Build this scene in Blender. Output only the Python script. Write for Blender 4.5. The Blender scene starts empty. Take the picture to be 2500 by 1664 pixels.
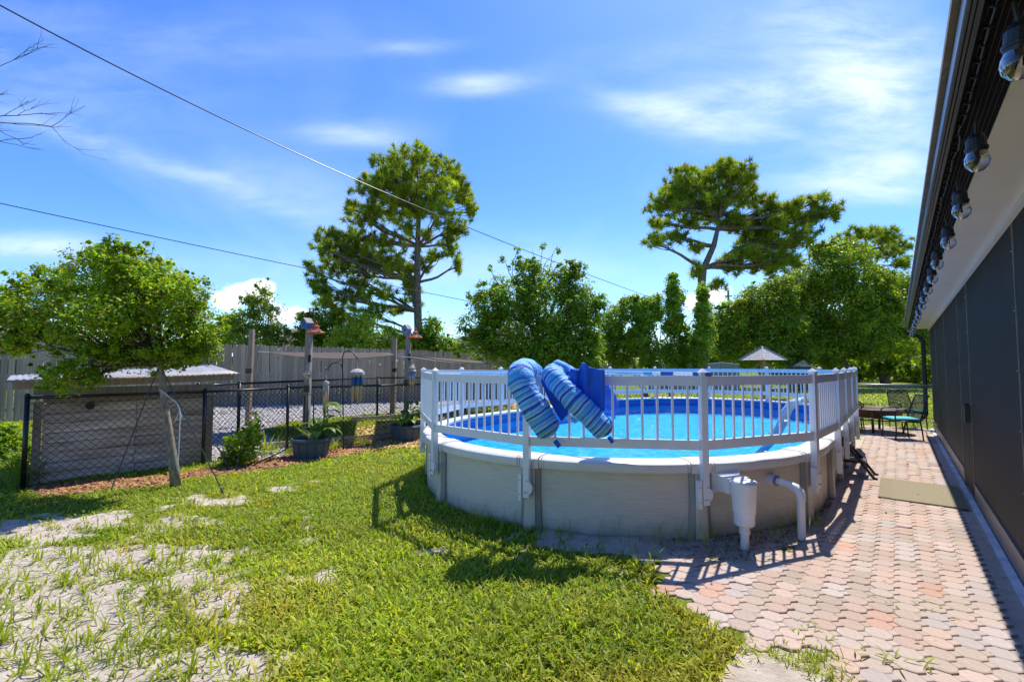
import bpy, math, random
import numpy as np
from mathutils import Vector, Matrix
R_ = math.radians
random.seed(5); RNG = np.random.default_rng(11)
C = bpy.context.scene
COL = C.collection
# ------------------------------------------------------------------ camera
F = 1163.0; CH = 1.6; PITCH = math.atan(59/F)
cam_d = bpy.data.cameras.new('camera'); cam = bpy.data.objects.new('camera', cam_d); COL.objects.link(cam)
cam_d.sensor_width = 36; cam_d.lens = 36*F/2500; cam_d.clip_start = .05; cam_d.clip_end = 3000
cam.location = (0, 0, CH); cam.rotation_euler = (math.pi/2+PITCH, 0, 0)
C.camera = cam
# ------------------------------------------------------------------ survey helpers (photo survey -> metres)
def ray(px, py):
    x = (px-1250)/F; z = (832-py)/F
    return x, math.cos(PITCH)-z*math.sin(PITCH), math.sin(PITCH)+z*math.cos(PITCH)
def at(px, py, Y):
    r = ray(px, py); t = Y/r[1]; return Vector((r[0]*t, Y, CH+r[2]*t))
def gp(px, py, z=0.0):
    r = ray(px, py); t = (z-CH)/r[2]; return Vector((r[0]*t, r[1]*t, z))
TH = R_(38.91); UX, UY = math.sin(TH), math.cos(TH)
def uv(u, v, z=0.0): return Vector((u*UX+v*UY, u*UY-v*UX, z))
UD = Vector((UX, UY, 0)); VD = Vector((UY, -UX, 0))
ZR = -(TH)      # rotation about z that takes +Y to the house direction
# ------------------------------------------------------------------ light
sdir = Vector((.31, .559, 1)).normalized()          # towards the sun
elev = math.asin(sdir.z); azi = math.atan2(sdir.x, sdir.y)
W = bpy.data.worlds.new('World'); C.world = W; W.use_nodes = True
nt = W.node_tree; N = nt.nodes; L = nt.links; N.clear()
def nd(tree, t, **k):
    n = tree.nodes.new(t)
    for a, b in k.items(): setattr(n, a, b)
    return n
class G:                                            # tiny node-math helper
    def __init__(s, tree): s.t = tree
    def m(s, op, a, b=None, c=None, clamp=False):
        n = s.t.nodes.new('ShaderNodeMath'); n.operation = op; n.use_clamp = clamp
        for i, x in enumerate((a, b, c)):
            if x is None: continue
            if isinstance(x, (int, float)): n.inputs[i].default_value = x
            else: s.t.links.new(x, n.inputs[i])
        return n.outputs[0]
    def noise(s, vec, scale, detail=4, rough=.55, dist=0):
        n = s.t.nodes.new('ShaderNodeTexNoise'); n.inputs['Scale'].default_value = scale
        n.inputs['Detail'].default_value = detail; n.inputs['Roughness'].default_value = rough
        n.inputs['Distortion'].default_value = dist
        s.t.links.new(vec, n.inputs['Vector']); return n.outputs[0]
    def mp(s, vec, sc=(1,1,1), loc=(0,0,0), rot=(0,0,0)):
        n = s.t.nodes.new('ShaderNodeMapping'); n.inputs['Scale'].default_value = sc
        n.inputs['Location'].default_value = loc; n.inputs['Rotation'].default_value = rot
        s.t.links.new(vec, n.inputs[0]); return n.outputs[0]
    def mix(s, fac, a, b, mode='MIX'):
        n = s.t.nodes.new('ShaderNodeMix'); n.data_type = 'RGBA'; n.blend_type = mode
        for sock, x in ((n.inputs[0], fac), (n.inputs[6], a), (n.inputs[7], b)):
            if isinstance(x, (int, float)): sock.default_value = x
            elif isinstance(x, tuple): sock.default_value = (*x[:3], 1)
            else: s.t.links.new(x, sock)
        return n.outputs[2]
    def ramp(s, x, stops, interp='LINEAR'):
        n = s.t.nodes.new('ShaderNodeValToRGB'); n.color_ramp.interpolation = interp
        el = n.color_ramp.elements
        while len(el) < len(stops): el.new(.5)
        for e, (p, c) in zip(el, stops):
            e.position = p; e.color = (*c, 1) if isinstance(c, tuple) else (c, c, c, 1)
        s.t.links.new(x, n.inputs[0]); return n.outputs[0]
g = G(nt)
sky = nd(nt, 'ShaderNodeTexSky', sky_type='NISHITA'); sky.sun_disc = False
sky.sun_elevation = elev; sky.sun_rotation = azi; sky.air_density = 1.0; sky.dust_density = .35; sky.ozone_density = 2.5
hs = nd(nt, 'ShaderNodeHueSaturation'); hs.inputs['Saturation'].default_value = 1.30; hs.inputs['Value'].default_value = .88
hs.inputs['Hue'].default_value = .512
L.new(sky.outputs[0], hs.inputs['Color'])
tc = nd(nt, 'ShaderNodeTexCoord'); sp = nd(nt, 'ShaderNodeSeparateXYZ'); L.new(tc.outputs['Generated'], sp.inputs[0])
X, Y, Z = sp.outputs
Yc = g.m('MAXIMUM', Y, .08)
gx = g.m('DIVIDE', X, Yc); gz = g.m('DIVIDE', Z, Yc)
cmb = nd(nt, 'ShaderNodeCombineXYZ'); L.new(gx, cmb.inputs[0]); L.new(gz, cmb.inputs[1])
front = g.m('MULTIPLY', g.m('GREATER_THAN', Y, .1), g.m('GREATER_THAN', Z, 0))
nA = g.noise(g.mp(cmb.outputs[0], (2.2, 7, 1), rot=(0, 0, R_(8))), 1.9, 9, .62, .3)
nB = g.noise(g.mp(cmb.outputs[0], (1, 3.2, 1), rot=(0, 0, R_(-12)), loc=(3, 1, 0)), 2.4, 5, .55, .4)
wob = g.m('MULTIPLY', g.m('SUBTRACT', nB, .5), .16)
def blob(px, py, a, b, ang, s, warp=1.0):
    r = ray(px, py); cx, cz = r[0]/r[1], r[2]/r[1]; t = R_(ang); ca, sa = math.cos(t), math.sin(t)
    dx = g.m('SUBTRACT', gx, cx); dz = g.m('ADD', g.m('SUBTRACT', gz, cz), g.m('MULTIPLY', wob, warp))
    p = g.m('ADD', g.m('MULTIPLY', dx, ca*F/a), g.m('MULTIPLY', dz, sa*F/a))
    q = g.m('ADD', g.m('MULTIPLY', dx, -sa*F/b), g.m('MULTIPLY', dz, ca*F/b))
    d = g.m('ADD', g.m('MULTIPLY', p, p), g.m('MULTIPLY', q, q))
    return g.m('MULTIPLY', g.m('EXPONENT', g.m('MULTIPLY', d, -1)), s)
tot = None
for b in [(1180,206,110,26,2,.62,.3), (870,325,120,34,-3,.5,.3), (1010,112,110,20,0,.26,.3), (1640,290,190,34,-12,.62,.5), (1880,262,240,70,4,.6,.8),
          (2120,190,200,170,-30,.85,.8), (2110,420,260,60,8,.62,.6), (2230,470,150,26,-6,.5,.4), (400,405,400,24,-20,.34,.4),
          (60,602,190,28,0,.75,.2), (120,200,420,130,-8,.2,.8), (720,480,250,60,-10,.2,.8), (1250,660,420,70,0,.3,.5), (1850,80,260,90,20,.2,1),
          (600,640,500,60,0,.15,.4), (250,60,420,60,-8,.1,.8), (700,90,260,60,0,.1,.6), (1480,160,200,50,10,.12,.6)]:
    x = blob(*b); tot = x if tot is None else g.m('ADD', tot, x)
tot = g.m('MULTIPLY', tot, g.m('MULTIPLY_ADD', g.m('MULTIPLY', g.m('SUBTRACT', nA, .36), 3.2, clamp=True), .95, .38))
# the rest of the sky carries the same thin cirrus
pl = nd(nt, 'ShaderNodeCombineXYZ'); zz = g.m('ADD', g.m('MAXIMUM', Z, 0), .18)
L.new(g.m('DIVIDE', X, zz), pl.inputs[0]); L.new(g.m('DIVIDE', Y, zz), pl.inputs[1])
gen = g.m('MULTIPLY', g.m('SUBTRACT', g.noise(g.mp(pl.outputs[0], (1, .35, 1), rot=(0, 0, .5)), .8, 5, .55, .5), .52), .9, clamp=True)
cir = g.m('ADD', g.m('MULTIPLY', tot, front), gen, clamp=True)
cir = g.m('MULTIPLY', cir, g.m('GREATER_THAN', Z, 0))
# low cumulus
nC = g.noise(cmb.outputs[0], 14, 6, .6, .2)
cu = None
for b in [(600,716,70,34,0,1.0,0), (640,700,40,30,0,.8,0), (540,740,46,22,0,.9,0), (690,770,60,28,0,1.0,0), (1745,722,58,28,0,1.0,0), (1690,740,50,24,0,.9,0), (1010,790,80,20,0,.4,0), (770,770,60,20,0,.6,0)]:
    x = blob(*b); cu = x if cu is None else g.m('ADD', cu, x)
cu = g.m('MULTIPLY', g.m('SUBTRACT', g.m('ADD', cu, g.m('MULTIPLY', nC, 2.2)), 1.62), 2.2, clamp=True)
cu = g.m('MULTIPLY', cu, front)
skyc = g.mix(1.0, hs.outputs[0], (.80, .97, 1.15), 'MULTIPLY')
c1 = g.mix(g.m('MULTIPLY', cir, .85), skyc, (4.6, 5.3, 6.8))
c2 = g.mix(cu, c1, (5.8, 6.1, 6.8))
bg = nd(nt, 'ShaderNodeBackground'); bg.inputs[1].default_value = .128; L.new(c2, bg.inputs[0])
wo = nd(nt, 'ShaderNodeOutputWorld'); L.new(bg.outputs[0], wo.inputs[0])
sl = bpy.data.lights.new('sun', 'SUN'); sl.energy = 3.6; sl.angle = R_(.53); sl.color = (1, .955, .87)
so = bpy.data.objects.new('sun', sl); COL.objects.link(so); so.rotation_euler = (-sdir).to_track_quat('-Z', 'Y').to_euler()
vs = C.view_settings; vs.view_transform = 'Standard'; vs.look = 'None'; vs.gamma = 1; vs.use_curve_mapping = False; vs.exposure = .86
C.cycles.transparent_max_bounces = 12; C.cycles.max_bounces = 8; C.cycles.diffuse_bounces = 4

# ------------------------------------------------------------------ materials
M = {}
def mat(name, c1, c2=None, scale=8, rough=.6, bump=0, bscale=60, stretch=(1,1,1), spec=.4, metal=0, trans=0, tint=False, det=5, sharp=(.35,.65), island=0, bdist=.01):
    m = bpy.data.materials.new(name); m.use_nodes = True; t = m.node_tree; gg = G(t)
    b = t.nodes['Principled BSDF']; out = t.nodes['Material Output']
    tcn = t.nodes.new('ShaderNodeTexCoord'); vec = gg.mp(tcn.outputs['Object'], stretch)
    if c2:
        f = gg.noise(vec, scale, det, .6)
        col = gg.ramp(f, [(sharp[0], c1), (sharp[1], c2)])
    else:
        rgb = t.nodes.new('ShaderNodeRGB'); rgb.outputs[0].default_value = (*c1, 1); col = rgb.outputs[0]
    if tint:
        a = t.nodes.new('ShaderNodeAttribute'); a.attribute_name = 'tint'
        col = gg.mix(1.0, col, a.outputs['Color'], 'MULTIPLY')
    if island:
        oi = t.nodes.new('ShaderNodeObjectInfo')
        v = gg.m('MULTIPLY_ADD', oi.outputs['Random'], island*2, 1-island)
        cc = t.nodes.new('ShaderNodeCombineColor')
        for i in range(3): t.links.new(v, cc.inputs[i])
        col = gg.mix(1.0, col, cc.outputs[0], 'MULTIPLY')
    t.links.new(col, b.inputs['Base Color'])
    b.inputs['Roughness'].default_value = rough; b.inputs['Specular IOR Level'].default_value = spec; b.inputs['Metallic'].default_value = metal
    if bump:
        bn = t.nodes.new('ShaderNodeBump'); bn.inputs['Strength'].default_value = bump; bn.inputs['Distance'].default_value = bdist
        t.links.new(gg.noise(vec, bscale, 5, .6), bn.inputs['Height']); t.links.new(bn.outputs[0], b.inputs['Normal'])
    if trans:
        tr = t.nodes.new('ShaderNodeBsdfTranslucent'); t.links.new(gg.mix(1.0, col, (1.45, 1.45, .55), 'MULTIPLY'), tr.inputs[0])
        mx = t.nodes.new('ShaderNodeMixShader'); mx.inputs[0].default_value = trans
        t.links.new(b.outputs[0], mx.inputs[1]); t.links.new(tr.outputs[0], mx.inputs[2]); t.links.new(mx.outputs[0], out.inputs[0])
    M[name] = m; return m
mat('white_vinyl', (.80,.80,.81), (.74,.745,.76), 6, .35, spec=.5)
mat('resin', (.62,.57,.48), (.57,.52,.44), 5, .42, spec=.5)
mat('resin_light', (.70,.68,.64), (.63,.61,.57), 5, .38, spec=.5)
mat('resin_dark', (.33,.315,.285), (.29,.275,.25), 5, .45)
mat('pvc', (.78,.78,.79), (.70,.70,.71), 4, .3, spec=.5, bump=.1, bscale=8)
mat('wood_grey', (.20,.175,.15), (.36,.325,.28), 5, .85, .5, 30, (6,6,.6), island=.16)
mat('wood_plank', (.23,.175,.12), (.50,.41,.295), 3, .9, .6, 40, (5,5,.35), island=.22)
mat('wood_board', (.32,.22,.155), (.84,.70,.57), 2.2, .9, .6, 30, (.5,.5,7), island=.22, sharp=(.3,.7))
mat('wood_post', (.25,.175,.12), (.38,.29,.21), 5, .85, .5, 30, (6,6,.6))
mat('wood_treated', (.36,.25,.11), (.46,.34,.17), 5, .8, .3, 30, (6,6,.6))
mat('black_metal', (.012,.012,.013), None, rough=.38, spec=.5)
mat('black_plastic', (.015,.016,.02), None, rough=.42, spec=.5)
mat('galv', (.45,.46,.47), (.32,.33,.34), 10, .4, metal=.7)
mat('tin', (.50,.47,.45), (.34,.30,.27), 4, .45, metal=.35, bump=.2, bscale=10)
mat('screen', (.017,.018,.021), (.026,.024,.023), 2, .6, .25, 500, spec=.18)
mat('frame_bar', (.10,.098,.095), (.20,.195,.185), 3, .4, spec=.5)
mat('kick', (.14,.125,.11), (.20,.18,.155), 3, .4, .15, 60, spec=.5)
mat('strip', (.68,.70,.74), (.46,.48,.50), 6, .7, .3, 60)
mat('soffit', (.70,.655,.575), (.66,.615,.54), 3, .55)
mat('dark_soffit', (.008,.009,.011), (.012,.013,.016), 5, .8, spec=.1)
mat('gutter', (.045,.06,.075), (.06,.075,.09), 2, .3, spec=.6, metal=.2)
mat('shingle', (.22,.15,.125), (.30,.22,.185), 12, .95, .4, 40)
mat('shingle_grey', (.17,.165,.16), (.26,.25,.24), 12, .95, .4, 40)
mat('stucco', (.55,.47,.37), (.50,.43,.34), 5, .9, .2, 80)
mat('bark', (.085,.065,.05), (.26,.215,.165), 8, .95, .9, 14, (2,2,.7), bdist=.03)
mat('bark_pale', (.16,.12,.075), (.36,.30,.22), 16, .95, .9, 40, (1.5,1.5,.7), bdist=.02)
mat('twig', (.05,.04,.035), (.10,.08,.065), 8, .9)
LEAF = dict(rough=.42, spec=.4, tint=True, trans=.5)
mat('leaf_tree', (.20,.31,.014), (.31,.40,.02), 3, **LEAF)
mat('leaf_vine', (.15,.27,.016), (.27,.38,.022), 2, **LEAF)
mat('leaf_oak', (.17,.26,.018), (.28,.36,.028), .6, **LEAF)
mat('leaf_far', (.20,.28,.035), (.27,.34,.045), .6, **LEAF)
mat('leaf_yellow', (.36,.44,.03), (.42,.48,.04), 2, **LEAF)
mat('leaf_up', (.19,.32,.02), (.29,.40,.03), 2, **LEAF)
mat('needle', (.19,.28,.025), (.33,.41,.035), .5, .5, spec=.3, tint=True, trans=.45)
mat('leaf_big', (.11,.20,.03), (.19,.28,.05), 4, **LEAF)
mat('grass', (.24,.33,.016), (.36,.43,.03), .9, .5, spec=.3, tint=True, trans=.45)
mat('barrel', (.055,.085,.12), (.075,.105,.14), 8, .5, spec=.4)
mat('blue_paint', (.03,.13,.36), (.04,.16,.42), 8, .5)
mat('blue_pale', (.16,.23,.36), (.20,.27,.40), 8, .6)
mat('terracotta', (.52,.10,.03), (.62,.15,.05), 10, .45)
mat('cloth_blue', (.012,.11,.60), (.018,.14,.68), 4, .7, .2, 40)
mat('cloth_sky', (.10,.36,.68), (.13,.42,.74), 4, .75, .2, 40)
mat('shade_cloth', (.055,.036,.02), (.08,.055,.03), 5, .8)
mat('rust', (.10,.06,.045), (.17,.10,.075), 6, .6, metal=.3)
mat('teal', (.04,.42,.44), (.05,.48,.49), 6, .7)
mat('rug', (.24,.20,.12), (.31,.265,.165), 60, .95, .6, 200)
mat('pole_metal', (.72,.74,.78), None, rough=.25, metal=.6)
mat('pole_blue', (.015,.07,.35), None, rough=.4)
mat('bamboo', (.50,.36,.17), (.60,.46,.25), 6, .6)
mat('cord_white', (.6,.65,.72), None, rough=.6)
mat('rock', (.30,.28,.26), (.48,.46,.44), 20, .9)
mat('chip', (.30,.13,.055), (.42,.21,.10), 20, .9, tint=True)
mat('gold_leaf', (.48,.33,.08), (.60,.43,.12), 20, .8, tint=True)
mat('brown_dead', (.16,.10,.05), (.28,.2,.1), 20, .8, tint=True)
mat('flower', (.85,.6,.04), None, rough=.5)
mat('ladder_resin', (.34,.44,.50), (.40,.50,.56), 5, .4)
mat('roof_grey', (.34,.31,.29), (.60,.56,.53), 6, .9, .6, 30, (1,6,1))
mat('panel_green', (.30,.31,.24), (.36,.36,.28), 3, .7)
mat('print_blue', (.03,.11,.30), None, rough=.4)
mat('glass_deco', (.35,.50,.55), (.55,.33,.18), 30, .15, spec=.8)
mat('thermo_black', (.012,.013,.018), (.02,.03,.05), 30, .3)
def stripes():
    m = bpy.data.materials.new('striped'); m.use_nodes = True; t = m.node_tree; gg = G(t); b = t.nodes['Principled BSDF']
    a = t.nodes.new('ShaderNodeAttribute'); a.attribute_name = 'along'
    tcn = t.nodes.new('ShaderNodeTexCoord'); n1 = gg.noise(tcn.outputs['Object'], 11, 2, .5)
    x = gg.m('ADD', a.outputs['Fac'], gg.m('MULTIPLY', gg.m('SUBTRACT', n1, .5), .022))
    f = gg.m('FRACT', gg.m('MULTIPLY', x, 2.5))
    wht = (.28,.56,.80); lb = (.07,.38,.75); mb = (.03,.20,.70); db = (.010,.075,.50); ag = (.10,.42,.76)
    seq = [wht, db, wht, lb, ag, mb, wht, lb, wht, db, ag, wht, mb, lb, wht, db, wht, ag, lb, wht, db, mb, wht, lb]
    col = None
    widths = [random.uniform(.6, 1.3) for _ in seq]; tw = sum(widths); pos = 0; stops = []
    for s, w in zip(seq, widths): stops.append((pos/tw, s)); pos += w
    col = gg.ramp(f, stops, 'CONSTANT')
    t.links.new(col, b.inputs['Base Color']); b.inputs['Roughness'].default_value = .75
    bn = t.nodes.new('ShaderNodeBump'); bn.inputs['Strength'].default_value = .9; bn.inputs['Distance'].default_value = .03
    t.links.new(gg.noise(tcn.outputs['Object'], 14, 3, .5), bn.inputs['Height']); t.links.new(bn.outputs[0], b.inputs['Normal'])
    M['striped'] = m
stripes()
def panel_mat():
    m = mat('pool_wall', (.50,.475,.43), (.44,.42,.38), 3, .5, spec=.4); t = m.node_tree; gg = G(t); b = t.nodes['Principled BSDF']
    tcn = t.nodes.new('ShaderNodeTexCoord')
    n1 = gg.noise(gg.mp(tcn.outputs['Object'], (4, 4, 70)), 1.5, 4, .6); n2 = gg.noise(gg.mp(tcn.outputs['Object'], (26, 26, 1.3)), 1.5, 2, .5)
    h = gg.m('ADD', n1, gg.m('MULTIPLY', gg.m('GREATER_THAN', n2, .72), .22))
    c = gg.ramp(h, [(.30, (.58,.52,.42)), (.55, (.67,.61,.505)), (.95, (.74,.69,.60))])
    sz = t.nodes.new('ShaderNodeSeparateXYZ'); t.links.new(tcn.outputs['Object'], sz.inputs[0])
    dirt = gg.m('SUBTRACT', gg.m('MULTIPLY', gg.noise(gg.mp(tcn.outputs['Object'], (1,1,.5)), 9, 6, .7), .42), gg.m('ADD', sz.outputs[2], .02))
    dirt = gg.m('MULTIPLY', dirt, 5, clamp=True); c = gg.mix(gg.m('MULTIPLY', dirt, .55), c, (.30,.25,.19))
    t.links.new(c, b.inputs['Base Color'])
    bn = t.nodes.new('ShaderNodeBump'); bn.inputs['Strength'].default_value = .3; bn.inputs['Distance'].default_value = .003
    t.links.new(h, bn.inputs['Height']); t.links.new(bn.outputs[0], b.inputs['Normal'])
panel_mat()
def water_mat():
    m = bpy.data.materials.new('water'); m.use_nodes = True; t = m.node_tree; gg = G(t); t.nodes.remove(t.nodes['Principled BSDF']); out = t.nodes['Material Output']
    tcn = t.nodes.new('ShaderNodeTexCoord')
    n = gg.m('ADD', gg.noise(gg.mp(tcn.outputs['Object'], (1, 2.2, 1), rot=(0,0,.5)), 5, 3, .5, .8), gg.m('MULTIPLY', gg.noise(tcn.outputs['Object'], 22, 2, .5), .25))
    bn = t.nodes.new('ShaderNodeBump'); bn.inputs['Strength'].default_value = .7; bn.inputs['Distance'].default_value = .06; t.links.new(n, bn.inputs['Height'])
    tr = t.nodes.new('ShaderNodeBsdfTransparent'); tr.inputs[0].default_value = (.50,.90,1.0,1)
    gl = t.nodes.new('ShaderNodeBsdfGlossy'); gl.inputs['Roughness'].default_value = .06; t.links.new(bn.outputs[0], gl.inputs['Normal'])
    fr = t.nodes.new('ShaderNodeFresnel'); fr.inputs[0].default_value = 1.33; t.links.new(bn.outputs[0], fr.inputs['Normal'])
    mx = t.nodes.new('ShaderNodeMixShader'); t.links.new(gg.m('MULTIPLY', fr.outputs[0], .55, clamp=True), mx.inputs[0])
    t.links.new(tr.outputs[0], mx.inputs[1]); t.links.new(gl.outputs[0], mx.inputs[2]); t.links.new(mx.outputs[0], out.inputs[0])
    M['water'] = m
water_mat()
def liner_mats():
    m = mat('liner_floor', (.05,.36,.66), (.075,.44,.72), 1.5, .6); t = m.node_tree; gg = G(t); b = t.nodes['Principled BSDF']
    tcn = t.nodes.new('ShaderNodeTexCoord'); v = t.nodes.new('ShaderNodeTexVoronoi'); v.feature = 'DISTANCE_TO_EDGE'; v.inputs['Scale'].default_value = 4.5
    nn = t.nodes.new('ShaderNodeTexNoise'); nn.inputs['Scale'].default_value = 3; t.links.new(tcn.outputs['Object'], nn.inputs[0])
    vv = t.nodes.new('ShaderNodeVectorMath'); vv.operation = 'MULTIPLY_ADD'; t.links.new(nn.outputs[1], vv.inputs[0]); vv.inputs[1].default_value = (.5,.5,.5); t.links.new(tcn.outputs['Object'], vv.inputs[2])
    t.links.new(vv.outputs[0], v.inputs['Vector'])
    c = gg.ramp(v.outputs[0], [(0, (.20,.62,.90)), (.05, (.06,.45,.82)), (.25, (.035,.36,.78))])   # warped cell pattern, paler along the cell edges
    t.links.new(c, b.inputs['Base Color'])
    m = mat('liner_wall', (.02,.13,.5)); t = m.node_tree; gg = G(t); b = t.nodes['Principled BSDF']
    tcn = t.nodes.new('ShaderNodeTexCoord'); a = t.nodes.new('ShaderNodeAttribute'); a.attribute_name = 'along'
    s = t.nodes.new('ShaderNodeSeparateXYZ'); t.links.new(tcn.outputs['Object'], s.inputs[0])
    z = s.outputs[2]; al = a.outputs['Fac']
    wave = gg.m('MULTIPLY', gg.m('SINE', gg.m('MULTIPLY', al, 28)), .012)
    w2 = gg.m('ABSOLUTE', gg.m('SUBTRACT', gg.m('ADD', z, wave), .585))
    line = gg.m('LESS_THAN', w2, .009)
    sp_ = gg.m('GREATER_THAN', gg.noise(tcn.outputs['Object'], 26, 2, .5), .56)
    inband = gg.m('MULTIPLY', gg.m('GREATER_THAN', z, .53), gg.m('LESS_THAN', z, .63))
    base = gg.ramp(z, [(0, (.06,.45,.82)), (.475, (.06,.45,.82)), (.478, (.012,.11,.46)), (.64, (.014,.13,.50)), (.645, (.03,.26,.52)), (.7, (.04,.30,.55))], 'CONSTANT')
    c = gg.mix(gg.m('MULTIPLY', gg.m('MAXIMUM', gg.m('MULTIPLY', sp_, .35), gg.m('MULTIPLY', line, .5)), inband), base, (.10,.36,.45))
    t.links.new(c, b.inputs['Base Color']); b.inputs['Roughness'].default_value = .4
liner_mats()
def ground_mat():
    m = bpy.data.materials.new('ground'); m.use_nodes = True; t = m.node_tree; gg = G(t); b = t.nodes['Principled BSDF']
    a = t.nodes.new('ShaderNodeAttribute'); a.attribute_name = 'tint'; sp = t.nodes.new('ShaderNodeSeparateColor'); t.links.new(a.outputs['Color'], sp.inputs[0])
    tcn = t.nodes.new('ShaderNodeTexCoord'); V = tcn.outputs['Object']
    sand = gg.ramp(gg.noise(V, 9, 8, .65), [(.3, (.41,.335,.27)), (.7, (.60,.52,.43))])
    sand = gg.mix(gg.m('GREATER_THAN', gg.noise(V, 38, 3, .6), .66), sand, (.14,.11,.09))
    green = gg.ramp(gg.noise(V, 1.3, 8, .7), [(.3, (.11,.155,.014)), (.7, (.21,.255,.03))])
    green = gg.mix(gg.m('MULTIPLY', gg.ramp(gg.noise(V, 60, 4, .7), [(.45, 0.), (.6, 1.)]), .55), green, (.06,.075,.012))
    mulch = gg.ramp(gg.noise(V, 45, 6, .7), [(.3, (.09,.045,.025)), (.7, (.34,.17,.085))])
    grav = gg.ramp(gg.noise(V, 30, 6, .75), [(.3, (.25,.235,.235)), (.7, (.50,.475,.47))])
    f = gg.m('ADD', sp.outputs[0], gg.m('MULTIPLY', gg.m('SUBTRACT', gg.noise(V, 14, 6, .7), .5), .7), clamp=True)
    f = gg.ramp(f, [(.35, 0.), (.6, 1.)])
    c = gg.mix(f, green, sand); c = gg.mix(sp.outputs[1], c, mulch); c = gg.mix(sp.outputs[2], c, grav)
    t.links.new(c, b.inputs['Base Color']); b.inputs['Roughness'].default_value = .95; b.inputs['Specular IOR Level'].default_value = .1
    bn = t.nodes.new('ShaderNodeBump'); bn.inputs['Strength'].default_value = .8; bn.inputs['Distance'].default_value = .02
    t.links.new(gg.noise(V, 30, 8, .75), bn.inputs['Height']); t.links.new(bn.outputs[0], b.inputs['Normal'])
    M['ground'] = m
ground_mat()
def bulb_mat():
    m = bpy.data.materials.new('bulb_glass'); m.use_nodes = True; t = m.node_tree; t.nodes.remove(t.nodes['Principled BSDF']); out = t.nodes['Material Output']
    tr = t.nodes.new('ShaderNodeBsdfTransparent'); tr.inputs[0].default_value = (.93,.93,.94,1)
    gl = t.nodes.new('ShaderNodeBsdfGlossy'); gl.inputs['Roughness'].default_value = .03
    lw = t.nodes.new('ShaderNodeLayerWeight'); lw.inputs[0].default_value = .55
    mx = t.nodes.new('ShaderNodeMixShader'); t.links.new(lw.outputs['Facing'], mx.inputs[0]); t.links.new(tr.outputs[0], mx.inputs[1]); t.links.new(gl.outputs[0], mx.inputs[2])
    t.links.new(mx.outputs[0], out.inputs[0]); M['bulb_glass'] = m
bulb_mat()
def sheer(name, col, fac):
    m = bpy.data.materials.new(name); m.use_nodes = True; t = m.node_tree; b = t.nodes['Principled BSDF']; out = t.nodes['Material Output']
    b.inputs['Base Color'].default_value = (*col, 1); b.inputs['Roughness'].default_value = .7
    tr = t.nodes.new('ShaderNodeBsdfTransparent'); mx = t.nodes.new('ShaderNodeMixShader'); mx.inputs[0].default_value = fac
    t.links.new(tr.outputs[0], mx.inputs[1]); t.links.new(b.outputs[0], mx.inputs[2]); t.links.new(mx.outputs[0], out.inputs[0]); M[name] = m
sheer('sling', (.04,.035,.03), .5)
PAV = []
for i, c in enumerate([(.56,.43,.35), (.57,.45,.38), (.50,.42,.35), (.55,.47,.41), (.53,.485,.455), (.60,.38,.29), (.46,.39,.32), (.58,.47,.41), (.42,.35,.33)]):
    c = (c[0]*.74+.085, c[1]*.70+.062, c[2]*.68+.046); d = tuple(x*.84 for x in c); PAV.append(mat('paver_%d' % i, d, c, 30, .9, .5, 150, spec=.2, bdist=.003, island=.09))

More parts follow.
